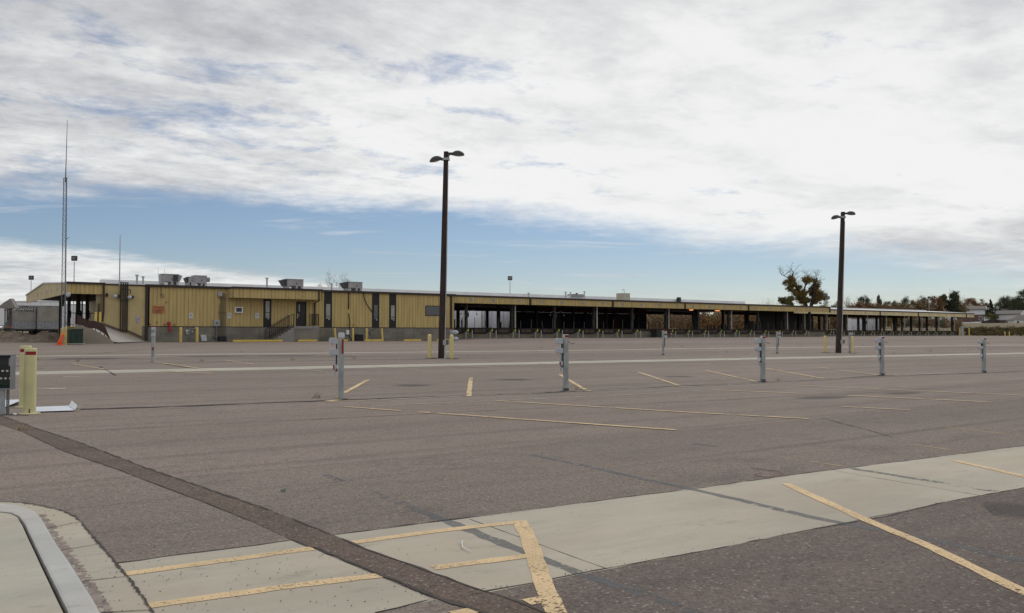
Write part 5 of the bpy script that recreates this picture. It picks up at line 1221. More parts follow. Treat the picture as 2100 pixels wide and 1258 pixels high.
lb = MB().box(-1.05, 1.05, -.01, .02, 1.15 + 2.20, 1.15 + 2.64).build('letter_band', mat('black_band', (.02, .022, .03), .6), t1, local=True)
text_mesh('ROADWAY', .47, mat('white_lettering', (.80, .80, .78), .6), 'lettering', lb, M_ @ Matrix.Diagonal((1.02, 1, 1, 1)))
text_mesh('1 88 95', .24, mat('black_band', (.02, .022, .03), .6), 'number', t1, Matrix.Translation((0, -.01, 1.15 + 2.76)) @ FACE)
x_, y_, _ = atd(99, 109)
t2 = trailer(x_, y_, terr(x_, y_), 0, 2.5, 2.9, 13, 'old grey trailer with a plain stained rear door beside the lettered one', TRAILG, GT)
text_mesh('1 88', .22, mat('dull_number', (.05, .05, .05), .6), 'number', t2, Matrix.Translation((0, -.01, 1.15 + 2.76)) @ FACE)
def side_trailer(px0, px1, D, pt, pb, lab, group='white trailers parked beyond the terminal'):
    """white trailer seen side-on"""
    xa, ya, zt = atd(px0, D, pt); xb, yb, zb = atd(px1, D, pb); L = math.hypot(xb - xa, yb - ya); g = terr((xa + xb) / 2, (ya + yb) / 2)
    t_ = thing('semi_trailer', (xa, ya, g), lab, 'trailer', group, rz=AZ)
    zb = max(zb - g, .9); MB().box(0, L, 0, 2.5, zb, zt - g).build('body', TRAILW, t_, local=True, bevel=.03)
    MB().box(0, L, -.03, 0, zb - .02, zb + .12).box(0, L, -.03, 0, zt - g - .14, zt - g).build('side_rail', GALV, t_, local=True)
    mb = MB(); k_ = int(L / 1.2)
    for i in range(1, k_): mb.box(i * L / k_ - .015, i * L / k_ + .015, -.012, 0, zb + .12, zt - g - .14)
    if k_ > 1: mb.build('seam', GALV, t_, local=True)
    for q in (L - 1.2, L - 2.5): MB().tube([(q, .0, .5), (q, .45, .5)], .5, 16).build('wheel', mat('tyre', (.02, .02, .02), .9), t_, local=True)
    MB().box(L * .2, L * .2 + .12, .3, .42, 0, zb).build('landing_leg', BLACK, t_, local=True)
    return t_
side_trailer(-60, 13, 108, 628, 669, 'white trailer cut by the left edge of the view')
side_trailer(118, 208, 128, 624, 668, 'white trailer seen between the canopy columns at left')
side_trailer(24, 122, 126, 618, 660, 'white trailer roof showing above the two grey trailers')
for k, (p_, D_) in enumerate(((942, 119), (1002.5, 121.5), (1033.5, 121.5))):
    x_, y_, _ = atd(p_, D_); trailer(x_, y_, terr(x_, y_) + .0, 0, 2.45, 3.3, 12, ['white trailer rear seen through the first dock opening', 'white trailer rear seen through the dock, left of a pair', 'white trailer rear with a dark number, right of the pair'][k], TRAILW, 'white trailers backed behind the dock', 'plain')
side_trailer(1745, 1808, 165, 653.5, 679, 'pale trailer behind the posts of the far wing')
# small open shelter at the far left
sh_ = thing('timber_shelter', (*atd(7, 92)[:2], 1.1), 'weathered open shelter with a steep roof beside the lettered trailer', 'shelter', rz=AZ)
MB().prism([(-.75, 3.3), (-.05, 3.85), (.66, 4.3), (1.22, 3.3), (.60, 3.25), (-.2, 3.22)], 'y', 0, .7).build('roof', mat('grey_weathered_roof', (.22, .21, .20), .8, var=.2), sh_, local=True)
for xx in (.05, .27, .48, .68): MB().box(xx - .04, xx + .04, .1, .2, 0, 3.3).build('post', COLM, sh_, local=True)
MB().box(.0, .74, .0, .7, .8, 1.1).build('deck', BLACK, sh_, local=True); MB().box(.5, .76, -.05, 0, 1.15, 1.35).build('red_marker', mat('dull_red', (.35, .05, .03), .6), sh_, local=True)
MB().bar((.0, .05, 3.0), (.7, .05, 3.15), .08).bar((.05, .05, 1.1), (.68, .05, 2.9), .04).build('brace', COLM, sh_, local=True)
# flood lamps on poles behind the roofs
def flood_pole(px, py, D, heads, lab):
    x_, y_, zt = atd(px, D, py); g = terr(x_, y_); p = thing('floodlight_pole', (x_, y_, g), lab, 'floodlight pole', 'floodlights on poles beyond the roofs', rz=AZ)
    MB().tube([(0, 0, 0), (0, 0, zt - g - .1)], [.07, .045], 8).build('pole', mat('pale_pole', (.42, .42, .42), .6), p, local=True)
    for dx, dz_, s_ in heads:
        h_ = MB().box(dx - .32 * s_, dx + .32 * s_, -.16, .14, zt - g - .02 + dz_, zt - g + .56 * s_ + dz_).build('lamp_head', mat('lamp_head_metal', (.045, .048, .045), .5), p, local=True, bevel=.07)
        MB().box(dx - .22 * s_, dx + .22 * s_, -.18, -.16, zt - g + .12 * s_ + dz_, zt - g + .44 * s_ + dz_).build('lens', mat('flood_glass', (.14, .15, .15), .15), h_, local=True)
flood_pole(64, 574, 128, [(0, 0, 1.1)], 'floodlight on a thin pole at the far left'); flood_pole(152.5, 535, 98, [(0, 0, 1)], 'floodlight on a tall pole behind the end canopy')
flood_pole(1046, 575, 106, [(0, 0, .9)], 'floodlight on a thin pole above the dock roof'); flood_pole(1694, 611, 150, [(-.05, .25, .95), (.35, -.22, .9), (-1.0, -1.1, .6)], 'pole with a cluster of three floodlights beside the big tree')
flood_pole(1905, 615, 190, [(.0, .3, .8), (-.7, -.6, .8)], 'pair of pale floodlights in front of the far trees')
#PART3
# ------------------------------------------------------------------ trees
def leafmat(name, c1, c2, rand=.35):
    m = bpy.data.materials.new(name); m.use_nodes = True; q = NT(m.node_tree)
    tc = q.n('ShaderNodeTexCoord').outputs['Object']
    f = q.ss(q.noise(tc, .55, 4, .7), .35, .65); g = q.ss(q.noise(tc, 5., 2, .6), .3, .7)
    c = q.mix(f, c1, c2); c = q.mix(q.m('MULTIPLY', g, .45), c, tuple(x * .45 for x in c1))
    oi = q.n('ShaderNodeObjectInfo').outputs['Random']; hs = q.n('ShaderNodeHueSaturation')
    q.L(q.m('MULTIPLY_ADD', oi, rand, 1 - rand / 2), hs.inputs['Value']); q.L(c, hs.inputs['Color'])
    p = q.n('ShaderNodeBsdfPrincipled'); q.L(hs.outputs[0], p.inputs['Base Color']); p.inputs['Roughness'].default_value = .85; p.inputs['Specular IOR Level'].default_value = .15
    o = q.n('ShaderNodeOutputMaterial'); q.L(p.outputs[0], o.inputs[0]); return m
L_RUST = leafmat('rust_leaves', (.25, .125, .055), (.19, .12, .06)); L_GREEN = leafmat('olive_leaves', (.13, .14, .055), (.19, .155, .065))
L_DARK = leafmat('dark_green_leaves', (.085, .102, .064), (.115, .125, .075)); L_BIG = leafmat('turning_leaves', (.25, .16, .06), (.18, .16, .06))
L_TAN = leafmat('tan_leaves', (.30, .215, .125), (.24, .19, .11)); L_GREY = leafmat('grey_green_leaves', (.15, .165, .12), (.19, .185, .125))
L_ORNG = leafmat('orange_leaves', (.27, .165, .07), (.21, .15, .07)); L_PINE = leafmat('spruce_needles', (.030, .044, .034), (.044, .056, .036))
def quads(cs, size, rnd, flat_=1.):
    """leaf clumps: one small randomly turned quad per centre"""
    n = len(cs); a = rnd.normal(size=(n, 3)); a /= np.linalg.norm(a, axis=1)[:, None]
    b = np.cross(a, rnd.normal(size=(n, 3))); b /= np.linalg.norm(b, axis=1)[:, None]
    s = size * rnd.uniform(.5, 1.15, (n, 1)); e = rnd.uniform(.35, .8, (n, 1))
    v = np.stack([cs - a * s, cs + b * s * e, cs + a * s, cs - b * s * e], 1).reshape(-1, 3)
    return v
def leaf_obj(name, v, m, parent=None):
    n = len(v) // 4; me = bpy.data.meshes.new(name); me.vertices.add(n * 4); me.vertices.foreach_set('co', v.astype(np.float32).ravel())
    me.loops.add(n * 4); me.loops.foreach_set('vertex_index', np.arange(n * 4, dtype=np.int32)); me.polygons.add(n)
    me.polygons.foreach_set('loop_start', np.arange(0, n * 4, 4, dtype=np.int32)); me.polygons.foreach_set('loop_total', np.full(n, 4, dtype=np.int32))
    me.update(calc_edges=True); me.materials.append(m); o = bpy.data.objects.new(name, me); C.objects.link(o)
    if parent is not None: o.parent = parent
    return o
def clump_pts(c, r, n, rnd, sub=14, spread=.42):
    """points in sub-clumps spread through an ellipsoid, leaving gaps between"""
    c = np.array(c, float); r = np.array(r, float); d = rnd.normal(size=(sub, 3)); d /= np.linalg.norm(d, axis=1)[:, None]
    cc = c + d * r * rnd.uniform(.35, .92, (sub, 1)); idx = rnd.integers(0, sub, n)
    sc_ = rnd.uniform(.6, 1.3, (sub, 1))[idx]
    return cc[idx] + rnd.normal(size=(n, 3)) * r * spread * .6 * sc_
def branchy(mb, p, d, L, r, depth, rnd, tips, spread=.55, up=.12):
    p = Vector(p); d = Vector(d).normalized(); q = p + d * L * .5 + Vector((rnd.normal(), rnd.normal(), rnd.normal() * .4)) * L * .05; e = p + d * L
    mb.tube([p, q, e], [r, r * .82, r * .62], 5 if depth > 2 else 3, cap=False)
    if depth == 0: tips.append(tuple(e)); return
    for k in range(2 + (rnd.random() < .6)):
        nd = d + Vector((rnd.normal(), rnd.normal(), rnd.normal() * .7 + up)) * spread
        branchy(mb, e if k else q.lerp(e, .6), nd, L * rnd.uniform(.62, .85), r * .58, depth - 1, rnd, tips, spread, up)
def make_tree(name, lab, kind, H, Wd, seed, m, n=5200, ls=.20, group='trees beyond the yard'):
    rnd = np.random.default_rng(seed); t_ = thing(name, (0, 0, 0), lab, 'tree', group)
    tips = []; mb = MB()
    if kind == 'round':
        branchy(mb, (0, 0, -.3), (rnd.normal() * .05, 0, 1), H * .30, H * .022, 3, rnd, tips, .5, .3); mb.build('trunk', BARK, t_, local=True)
        pts = []
        K_ = 22
        for k in range(K_):
            a = rnd.uniform(0, 2 * math.pi); zz = rnd.uniform(.30, .90); rad = Wd / 2 * math.sqrt(max(.05, 1 - ((zz - .55) / .48) ** 2)) * rnd.uniform(.3, .85)
            pts.append(clump_pts((rad * math.cos(a), rad * math.sin(a), H * zz), (Wd * rnd.uniform(.16, .25), Wd * rnd.uniform(.16, .25), H * rnd.uniform(.09, .14)), n // K_, rnd))
        leaf_obj('crown', quads(np.concatenate(pts), ls, rnd), m, t_)
    elif kind == 'tall':
        branchy(mb, (0, 0, -.3), (.04, 0, 1), H * .38, H * .02, 3, rnd, tips, .35, .5); mb.build('trunk', BARK, t_, local=True)
        pts = []
        for k in range(11):
            zz = rnd.uniform(.42, .93); a = rnd.uniform(0, 6.28); rad = Wd / 2 * rnd.uniform(.2, .7)
            pts.append(clump_pts((rad * math.cos(a), rad * math.sin(a), H * zz), (Wd * .22, Wd * .22, H * .10), n // 11, rnd, 12, .42))
        leaf_obj('crown', quads(np.concatenate(pts), ls, rnd), m, t_)
    elif kind == 'bare':
        mb2 = MB(); branchy(mb, (0, 0, -.3), (0, 0, 1), H * .26, H * .02, 1, rnd, tips, .4, .4); mb.build('trunk', TWIG, t_, local=True)
        t2_ = []
        for p in tips:
            for _ in range(2): branchy(mb2, p, (rnd.normal() * Wd / H, rnd.normal() * Wd / H, 1), H * .24, H * .008, 4, rnd, t2_, .5, .25)
        mb2.build('crown', TWIG, t_, local=True)
        if m is not None:
            tp = np.array(t2_); tp = tp[rnd.integers(0, len(tp), n)] + rnd.normal(size=(n, 3)) * .22; leaf_obj('foliage', quads(tp, ls, rnd), m, t_)
    elif kind == 'cone':
        mb.tube([(0, 0, -.3), (0, 0, H * .95)], [H * .02, .03], 6).build('trunk', BARK, t_, local=True); pts = []
        for k in range(26):
            zz = k / 26; rad = Wd / 2 * (1 - zz) ** .85
            for j in range(max(3, int(9 * (1 - zz)))):
                a = rnd.uniform(0, 6.28); rr = rad * rnd.uniform(.3, 1); pts.append(np.array([rr * math.cos(a), rr * math.sin(a), H * (.05 + .93 * zz) - rr * .15]) + rnd.normal(size=(n // 150, 3)) * np.array([.12 * Wd * (1 - zz) + .05, .12 * Wd * (1 - zz) + .05, H * .018]))
        leaf_obj('crown', quads(np.concatenate(pts), ls, rnd), m, t_)
    return t_
protos = {}
def put_tree(px, top, wpx, D, kind, m, lab, seed=1, group='trees beyond the yard', name='tree', z0=None):
    x_, y_, zt = atd(px, D, top); g = terr(x_, y_) if z0 is None else z0; H = zt - g; Wd = wpx * D / F
    key = (kind, m.name if m else '', seed)
    if key not in protos:
        nm = {'round': 'broadleaf_tree', 'tall': 'broadleaf_tree', 'bare': 'bare_tree', 'cone': 'conifer_tree'}[kind]
        p = make_tree(nm, lab, kind, 10., 10. * (.45 if kind in ('cone', 'tall') else .9), seed, m, n=11000 if kind != 'bare' else 1800, ls=.16 if kind != 'bare' else .09, group=group)
        protos[key] = p
    else: p = copy_tree(protos[key], (0, 0, 0), lab, group)
    p.location = (x_, y_, g); k_ = 10. * (.45 if kind in ('cone', 'tall') else .9)
    p.scale = (Wd / k_, Wd / k_, H / 10.); p.rotation_euler = (0, 0, random.uniform(0, 6.28)); p['label'] = lab
    return p
# the big half-bare cottonwood above the dock roof
D_ = 200.; bx_, by_, _ = atd(1655, D_); bg = terr(bx_, by_)
big = thing('cottonwood_tree', (bx_, by_, bg), 'big ragged tree with rusty leaves and a wide V crown above the dock roof', 'tree', rz=AZ)
def bp(zx, zy, dy=0.): px = 1560 + zx / 12.58; py = 540 + zy / 12.58; return ((px - 1655) * D_ / F, dy, 1.5 + (687 - py) * D_ / F - bg)
mb = MB(); tips = []; rnd = np.random.default_rng(4)
for pts_, r0 in [([(1215, 1500), (1190, 1080), (1130, 800), (1010, 710), (900, 640), (810, 530), (780, 380), (820, 240)], .42), ([(790, 400), (720, 375), (650, 320), (600, 300)], .12),
                 ([(1180, 1000), (1150, 780), (1180, 580), (1250, 430), (1210, 330)], .3), ([(1170, 860), (1240, 700), (1300, 580), (1400, 500)], .26), ([(1240, 1500), (1280, 1080), (1350, 820), (1350, 600), (1440, 400)], .52),
                 ([(1350, 800), (1450, 720), (1540, 600)], .22), ([(1320, 900), (1450, 880), (1600, 850)], .18)]:
    P3 = [bp(a, b, math.sin(a * .013) * 1.2) for a, b in pts_]; k_ = len(P3)
    mb.tube(P3, [r0 * (1 - .72 * i / (k_ - 1)) for i in range(k_)], 8)
    for i in range(2, k_):
        for _ in range(3): branchy(mb, P3[i], (rnd.normal() * .8, rnd.normal() * .8, .8), 1.0, .05, 3, rnd, tips, .55, .2)
mb.build('trunk', mat('dark_bark', (.045, .036, .030), .95, var=.3, scale=3), big, local=True)
pts = []
for a, b, ra, rb, w_ in [(780, 440, 75, 105, 500), (790, 560, 75, 60, 340), (740, 640, 60, 50, 140), (800, 690, 50, 40, 100), (880, 770, 70, 80, 200), (1130, 455, 100, 85, 560), (1050, 600, 45, 50, 110), (1060, 800, 85, 90, 420), (1100, 920, 115, 75, 560), (1150, 1000, 75, 45, 240),
                       (1430, 700, 120, 100, 560), (1500, 580, 70, 80, 240), (1480, 850, 135, 100, 720), (1400, 960, 80, 80, 340), (1600, 880, 70, 90, 240), (1450, 420, 55, 40, 90), (1240, 950, 80, 60, 260), (970, 700, 60, 50, 120), (1540, 760, 60, 60, 200), (1380, 480, 50, 50, 60), (980, 820, 70, 70, 260), (1350, 800, 60, 70, 180), (700, 500, 50, 60, 120)]:
    c_ = bp(a, b); s_ = D_ / F / 12.58
    pts.append(clump_pts((c_[0], rnd.normal() * .8, c_[2]), (ra * s_ * 1.08, 1.7, rb * s_ * 1.08), int(w_ * 5.2), rnd, 18, .58))
leaf_obj('crown', quads(np.concatenate(pts), .135, rnd), L_BIG, big)
T = put_tree
T(687, 567, 70, 112, 'bare', L_TAN, 'bare twiggy tree with tan leaves behind the office roof', 11, name='bare_tree')
T(1568, 612, 26, 240, 'bare', None, 'faint bare tree over the dock roof, leftmost left of the big tree', 12); T(1582, 610, 24, 235, 'bare', None, 'bare tree over the dock roof just left of the small green tree', 12)
T(1613, 607, 30, 225, 'tall', L_GREEN, 'small pointed olive tree left of the big ragged tree', 21)
T(1642, 618, 30, 235, 'round', L_TAN, 'low tan tree behind the trunks of the big ragged tree', 31)
T(1697, 617, 44, 240, 'round', L_GREEN, 'round olive tree between the big tree and the farther lamp pole', 32); T(1712, 618, 26, 250, 'round', L_GREEN, 'small olive tree touching the farther lamp pole', 32)
T(1737, 614, 48, 260, 'bare', L_TAN, 'thin bare tree just right of the farther lamp pole', 11); T(1752, 608, 34, 262, 'bare', None, 'tall bare tree left of the dark twin topped tree', 12)
T(1768, 606, 30, 265, 'round', L_DARK, 'dark tree top with a jagged crown above the rusty trees', 33); T(1781, 608, 22, 265, 'round', L_DARK, 'dark tree top right beside its jagged neighbour', 33)
T(1803, 606, 15, 268, 'tall', L_DARK, 'narrow dark upright tree above the rusty trees', 22)
T(1790, 616, 34, 275, 'bare', L_TAN, 'greyish thin tree left of the narrow upright tree', 11); T(1827, 611, 36, 270, 'round', L_GREY, 'grey green tree right of the narrow upright tree', 34)
T(1845, 615, 30, 272, 'round', L_GREEN, 'small olive tree between the grey green and jagged trees', 32); T(1861, 608, 26, 268, 'round', L_DARK, 'dark jagged tree left of the orange round tree', 33)
T(1762, 620, 74, 230, 'round', L_RUST, 'wide rusty tree mass over the wing roof, left one', 35); T(1800, 622, 70, 235, 'round', L_ORNG, 'wide orange brown tree over the middle of the wing roof', 36); T(1838, 621, 66, 232, 'round', L_TAN, 'wide tan brown tree over the wing roof, right one', 35)
T(1880, 613, 52, 225, 'round', L_ORNG, 'round orange tree behind the right part of the wing roof', 36)
T(1896, 607, 32, 250, 'round', L_DARK, 'dark green tree left of the pale floodlights', 33); T(1918, 606, 38, 245, 'round', L_RUST, 'rusty tree behind the pale floodlights', 35); T(1931, 604, 22, 255, 'tall', L_GREEN, 'narrow green tree right of the pale floodlights', 21)
T(1953, 600, 36, 255, 'tall', L_DARK, 'tall green tree with a visible trunk and wide top', 23); T(1966, 612, 44, 285, 'round', L_TAN, 'loose brown tree behind the nearest pale house', 31); T(1970, 603, 30, 300, 'bare', None, 'pale bare tree behind the left house', 12)
T(1990, 611, 52, 400, 'round', L_RUST, 'wide rusty tree behind the left house', 35); T(2012, 613, 34, 405, 'round', L_GREEN, 'olive tree between the left house and the spruce', 32)
T(2031, 613, 25, 345, 'cone', L_PINE, 'dark pointed spruce between the two houses', 41); T(2034, 641, 26, 335, 'round', L_GREEN, 'green bush under the spruce behind the fence', 32)
T(2052, 608, 40, 410, 'round', L_DARK, 'dark green tree behind the right house, left one', 33); T(2072, 606, 44, 412, 'round', L_GREEN, 'green tree behind the right house roof peak', 34 - 2); T(2096, 592, 52, 400, 'round', L_DARK, 'tallest dark tree at the right edge', 33)
T(2085, 612, 40, 405, 'round', L_DARK, 'dark tree just left of the tallest one at right', 33)
for px_, w_, m_, lab in [(1868, 26, L_GREY, 'grey green bush behind the far wing posts, left one'), (1899, 40, L_TAN, 'wide tan bush behind the far wing posts, middle one'), (1926, 34, L_GREY, 'grey green bush behind the far wing posts, right one')]:
    T(px_, 654, w_, 185, 'round', m_, lab, 37, 'bushes behind the far wing')
for px_, lab, tp in [(1388, 'dark bare tree seen through the dock openings, left one', 640), (1406, 'dark bare tree seen through the dock openings, beside the column', 639), (1493, 'dark bare tree seen through the right dock openings', 641)]:
    T(px_, tp, 40, 158, 'bare', None, lab, 12)
for px_, w_, tp, lab in [(2018, 14, 674, 'small dark shrub in the scrub, left one'), (2063, 12, 672, 'small dark shrub behind the two short yellow posts')]: T(px_, tp, w_, 160, 'round', L_DARK, lab, 38, 'dark shrubs in the scrub')
# the brown thicket seen under the roofs: nobody could count its stems
def thicket(px0, px1, D0, D1, ytop, n, m, seed, name, ls=.22, low=0.):
    rnd = np.random.default_rng(seed); out = []
    k_ = max(6, int((px1 - px0) / 4.5))
    for k in range(k_):
        px = rnd.uniform(px0, px1); D = rnd.uniform(D0, D1); x_, y_, zt = atd(px, D, ytop + rnd.uniform(-1, 7)); g = terr(x_, y_); h = max(.6, zt - g)
        out.append(clump_pts((x_, y_, g + h * .5), (h * .34, h * .34, h * .46), n // k_, rnd, 10, .5))
    o = leaf_obj(name, quads(np.concatenate(out), ls, rnd), m); o['kind'] = 'stuff'; return o
thicket(1300, 1700, 168, 195, 633, 52000, L_TAN, 1, 'brown_thicket', .26); thicket(1380, 1560, 160, 180, 640, 8000, L_RUST, 2, 'rusty_thicket'); thicket(1660, 1860, 190, 215, 640, 26000, L_ORNG, 3, 'orange_thicket')
thicket(1840, 1965, 200, 220, 652, 12000, L_TAN, 4, 'tan_thicket'); thicket(1450, 1480, 165, 175, 644, 2200, L_GREEN, 5, 'olive_thicket')
thicket(915, 1000, 290, 330, 656, 3000, L_GREY, 6, 'distant_treeline', .3); thicket(-40, 20, 300, 340, 668, 1500, L_GREY, 8, 'distant_treeline', .4)
sb = []; rnd = np.random.default_rng(9)
for k in range(480):
    D = rnd.uniform(150.5, 178); px = rnd.uniform(1956, 2180); x_, y_, _ = atd(px, D)
    if x_ < 159 and y_ > 76: continue
    h = rnd.uniform(.3, .95); sb.append(clump_pts((x_, y_, terr(x_, y_) + h * .45), (h * .9, h * .9, h * .5), 46, rnd, 5, .5))
o_ = leaf_obj('dry_scrub', quads(np.concatenate(sb), .14, rnd), leafmat('dry_scrub_leaves', (.16, .115, .05), (.10, .095, .045), .1)); o_['kind'] = 'stuff'
# ------------------------------------------------------------------ houses and fences on the rise at right
def house(px, D, base_y, L, Wd, ang, eave, ridge, split, lab, wins=(), brick=True, z_base=None):
    x_, y_, zb = atd(px, D, base_y); h = thing('house', (x_, y_, zb), lab, 'house', 'houses on the rise at right', rz=AZ - R(ang))
    e, r, s = [1.5 + (687 - q) * D / F - zb for q in (eave, ridge, split)]
    MB().box(0, L, 0, Wd, -1., s).build('lower_wall', BRICK if brick else SIDING, h, local=True)
    MB().box(-.04, L + .04, -.04, Wd + .04, s, e).prism([(-.04, e), (Wd / 2, r - .15), (Wd + .04, e)], 'x', .05, L + .03).build('upper_wall', SIDING, h, local=True)
    MB().prism([(-.6, e - .12), (Wd / 2, r), (Wd + .6, e - .12), (Wd + .6, e + .08), (Wd / 2, r + .22), (-.6, e + .08)], 'x', -.4, L + .5).build('roof', SHING, h, local=True)
    MB().prism([(-.62, e - .2), (Wd / 2, r - .1), (Wd / 2, r + .12), (-.62, e + .02)], 'x', L + .5, L + .62).prism([(Wd + .62, e - .2), (Wd + .62, e + .02), (Wd / 2, r + .12), (Wd / 2, r - .1)], 'x', L + .5, L + .62).build('barge_board', WHITE, h, local=True)
    for face, u, z_, w_, hh in wins:
        if face == 'f': o_ = MB().box(u - .12, u + w_ + .12, -.10, -.04, z_ - .12, z_ + hh + .12).build('window_frame', WHITE, h, local=True); MB().box(u, u + w_, -.12, -.10, z_, z_ + hh).build('pane', GLASS, o_, local=True)
        else: o_ = MB().box(L + .04, L + .10, u - .12, u + w_ + .12, z_ - .12, z_ + hh + .12).build('window_frame', WHITE, h, local=True); MB().box(L + .1, L + .12, u, u + w_, z_, z_ + hh).build('pane', GLASS, o_, local=True)
    MB().box(L + .04, L + .1, -.12, .0, 0, e - .1).build('downpipe', WHITE, h, local=True)
    return h
house(1962.5, 350, 664, 10, 8, 28, 635.5, 628.8, 646, 'pale two storey house with a brick ground floor behind the wing end', [('f', .8, 3.9, .7, 1.1), ('f', 8.0, 1.4, 1.1, 1.4), ('s', 1.2, 3.9, .8, 1.1), ('s', 2.4, 1.0, 1.6, 1.4)])
house(2040, 350, 668, 9.2, 9.2, 44, 645, 638, 657, 'pale two storey house with a brick ground floor near the right edge', [('f', .8, 3.0, .8, 1.2), ('s', 2., 3.0, 2.2, 1.3), ('f', 4.2, .3, 1.0, 1.5), ('f', 6.6, .3, 1.2, 1.5)])
house(2056, 405, 655, 16, 9, 20, 637.5, 630.5, 650, 'farther long house whose grey roof shows above the right house', brick=False)
house(1898, 375, 655, 12, 8, 30, 640, 635, 650, 'low house whose grey roof just clears the wing roof', brick=False)
house(1862, 380, 657, 9, 8, 20, 647, 642.5, 655, 'low pale house half seen through the far wing posts', brick=False)
gh = thing('garage', (*atd(2081, 333)[:2], atd(2081, 333, 668)[2]), 'low garage with white doors and a dark hipped roof at the right edge', 'garage', rz=AZ - R(8))
MB().box(0, 6.5, 0, 6, -1, 2.2).build('wall', WHITE, gh, local=True); MB().box(.9, 1.7, -.05, 0, -.2, 1.7).build('door', mat('dark_brown_door2', (.04, .03, .03)), gh, local=True)
MB().box(3.1, 6.1, -.06, 0, -.2, 1.8).build('garage_door', mat('off_white_door', (.6, .57, .52)), gh, local=True)
MB().add([(-.4, -.4, 2.15), (7.2, -.4, 2.15), (7.2, 6.4, 2.15), (-.4, 6.4, 2.15), (2.6, 3, 4.1), (6.8, 3, 4.1)], [(0, 1, 5, 4), (1, 2, 5), (2, 3, 4, 5), (3, 0, 4), (3, 2, 1, 0)]).build('roof', SHING, gh, local=True)
def fence(name, pix, D, m, lab, posts=0, D1=None):
    """pix: (px, top_y, bottom_y) along the run"""
    D1 = D1 or D; P_ = []; n = len(pix)
    for i, (p, a, b) in enumerate(pix):
        d_ = D + (D1 - D) * i / (n - 1); x_, y_, za = atd(p, d_, a); _, _, zb = atd(p, d_, b); P_.append((x_, y_, za, zb - .3))
    f_ = thing(name, (P_[0][0], P_[0][1], P_[0][3]), lab, 'fence'); mb = MB(); dx_, dy_ = FA * .12, FN * .12
    for (x0, y0, a0, b0), (x1, y1, a1, b1) in zip(P_[:-1], P_[1:]):
        mb.add([(x0, y0, b0), (x1, y1, b1), (x1, y1, a1), (x0, y0, a0), (x0 + dx_, y0 + dy_, b0), (x1 + dx_, y1 + dy_, b1), (x1 + dx_, y1 + dy_, a1), (x0 + dx_, y0 + dy_, a0)], [(0, 1, 2, 3), (7, 6, 5, 4), (3, 2, 6, 7), (0, 4, 5, 1), (1, 5, 6, 2), (4, 0, 3, 7)])
    mb.build('panel', m, f_); mb = MB()
    for i in range(posts + 1):
        q = i / max(1, posts) * (n - 1); k = min(int(q), n - 2); g = q - k
        x_, y_, a_, b_ = [P_[k][j] + (P_[k + 1][j] - P_[k][j]) * g for j in range(4)]
        if posts: mb = MB().box(x_ - .08, x_ + .08, y_ - .2, y_ - .04, b_, a_ + .12).build('post', m, f_)
    return f_
fence('vinyl_fence', [(1966, 661.5, 670), (1990, 661, 669.5), (2011, 660, 668.5)], 325, WHITE, 'white board fence in front of the left house', 4)
fence('vinyl_fence', [(2018, 651, 660), (2032, 651.8, 657), (2041, 652.5, 654)], 342, WHITE, 'white board fence stepping down behind the dark screen fence', 2, 345)
fence('screen_fence', [(2011, 660.5, 669), (2026, 657, 669), (2041, 653.5, 668.5)], 326, mat('dark_screen', (.05, .045, .045), .9), 'dark screen fence sloping between the two houses', 3)
fence('wood_fence', [(2011, 667.6, 674), (2100, 668, 674), (2180, 668, 674)], 300, WOODF, 'brown wooden board fence along the rise at right', 14)
fence('wood_fence', [(1984, 670.5, 676), (2011, 669, 676)], 299, mat('dark_wood_fence', (.11, .06, .045), .9), 'darker brown fence left of the long wooden one', 4)
pw_ = [atd(p, 215) for p in (1950, 2000, 2060, 2120, 2200)]
struct(drape([(a[0], a[1]) for a in pw_], 7, .03, 4, 2., seed=3).build('sandy_track', mat('pale_sand', (.34, .29, .24), .95, var=.15, scale=.3)))
# chain and rails behind the far yard gap at left
fence('grey_rail_fence', [(925, 663, 669.5), (1000, 663.2, 669.5)], 200, mat('grey_haze_fence', (.22, .235, .26), .8), 'low grey fence seen between the white trailers through the dock', 6)
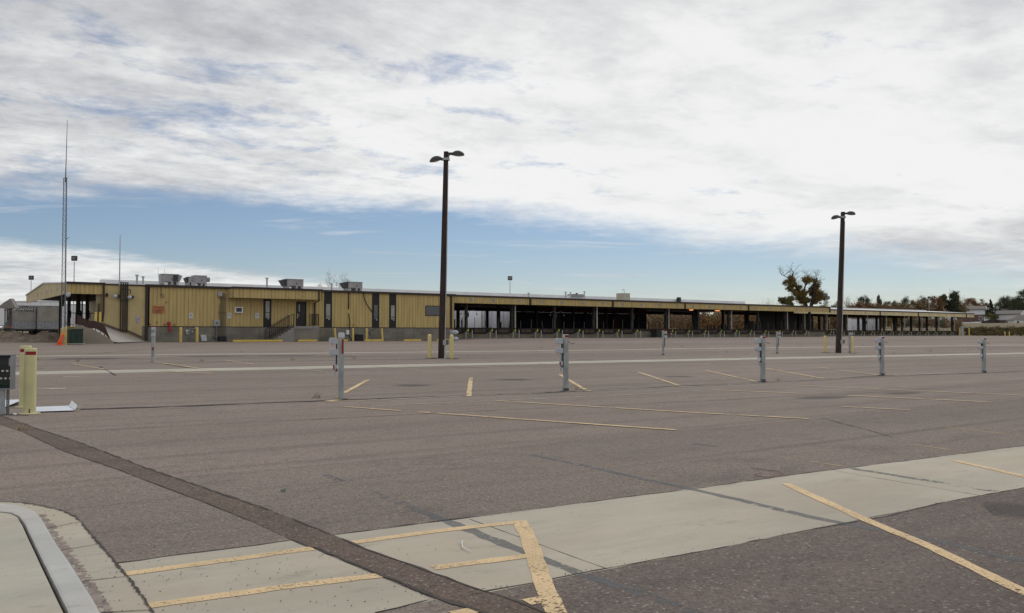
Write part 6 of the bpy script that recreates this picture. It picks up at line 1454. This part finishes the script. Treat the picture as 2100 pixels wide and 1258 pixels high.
# ------------------------------------------------------------------ weeds in the cracks and dead leaves against the walls
rnd = np.random.default_rng(21); wv = []
def tuft(x, y, h, n=9):
    z = terr(x, y)
    for _ in range(n):
        a = rnd.uniform(0, 6.28); l = h * .62 * rnd.uniform(.3, 1.1); dx, dy = math.cos(a) * l * .9, math.sin(a) * l * .9; w_ = .006
        h_ = 0; b = np.array([x + rnd.normal() * .05, y + rnd.normal() * .05, z])
        wv.extend([b + (-w_, 0, 0), b + (w_, 0, 0), b + (dx + w_ * .3, dy, l), b + (dx - w_ * .3, dy, l)])
for px_, py_, h in [(497, 723, .16), (1350, 716, .2), (1110, 714, .18), (1400, 712, .22), (1642, 711, .2), (1770, 708, .18), (30, 735, .3), (78, 739, .2), (158, 742, .3), (413, 741, .2), (649, 817, .22), (1596, 782, .3), (1183, 800, .18), (1908, 722, .45), (1832, 727, .35), (1490, 722, .2), (725, 736, .2), (1985, 720, .25), (2030, 719, .2), (600, 739, .2), (44, 882, .12)]:
    x_, y_ = atg(px_, py_); tuft(x_, y_, h, 14)
for _ in range(240):
    x_ = rnd.uniform(20, 150); y_ = rnd.choice([44.85, 45.8, 38.6, 32.2, 30.3]) + rnd.normal() * .08; tuft(x_, y_, rnd.uniform(.04, .14), 6)
for _ in range(700):
    x_ = rnd.uniform(17, 150); y_ = (71.45 if x_ < 44 else 72.6 if x_ < 106 else 78.2) - abs(rnd.normal()) * .5; tuft(x_, y_, rnd.uniform(.03, .14), 6)
o_ = leaf_obj('weeds', np.array(wv), mat('dry_weeds', (.26, .20, .11), .95, var=.3, scale=2)); o_['kind'] = 'stuff'
# loose stones and grit on the near pavement
gv = []; GE = [mixp(p_, q_, j / 40) for L_ in ([atg(*p) for p in A_bot], [atg(*p) for p in A_top[1:]], [atg(*p) for p in PL[5:12]]) for p_, q_ in zip(L_[:-1], L_[1:]) for j in range(40)]
for _ in range(620):
    if rnd.random() < .45:
        f_ = rnd.random(); i_ = int(f_ * (len(G) - 1)); q = rnd.random() ** 1.6; x_, y_ = mixp(O[i_], G[i_], q)
    else:
        px_, py_ = rnd.uniform(250, 900), rnd.uniform(1120, 1258); x_, y_ = atg(px_, py_)
    if rnd.random() < .5:
        e_ = GE[int(rnd.integers(0, len(GE) - 1))]; x_, y_ = e_[0] + rnd.normal() * .03, e_[1] + rnd.normal() * .035
    s_ = rnd.uniform(.0015, .0055); c_ = np.array([x_, y_, terr(x_, y_) + .010]); 
    gv.extend([c_ + (-s_, -s_ * .6, 0), c_ + (s_, -s_ * .5, s_ * .4), c_ + (s_ * .8, s_ * .7, s_ * .9), c_ + (-s_ * .7, s_ * .6, s_ * .6)])
o_ = leaf_obj('loose_grit', np.array(gv), mat('dark_grit', (.05, .042, .038), .9)); o_['kind'] = 'stuff'
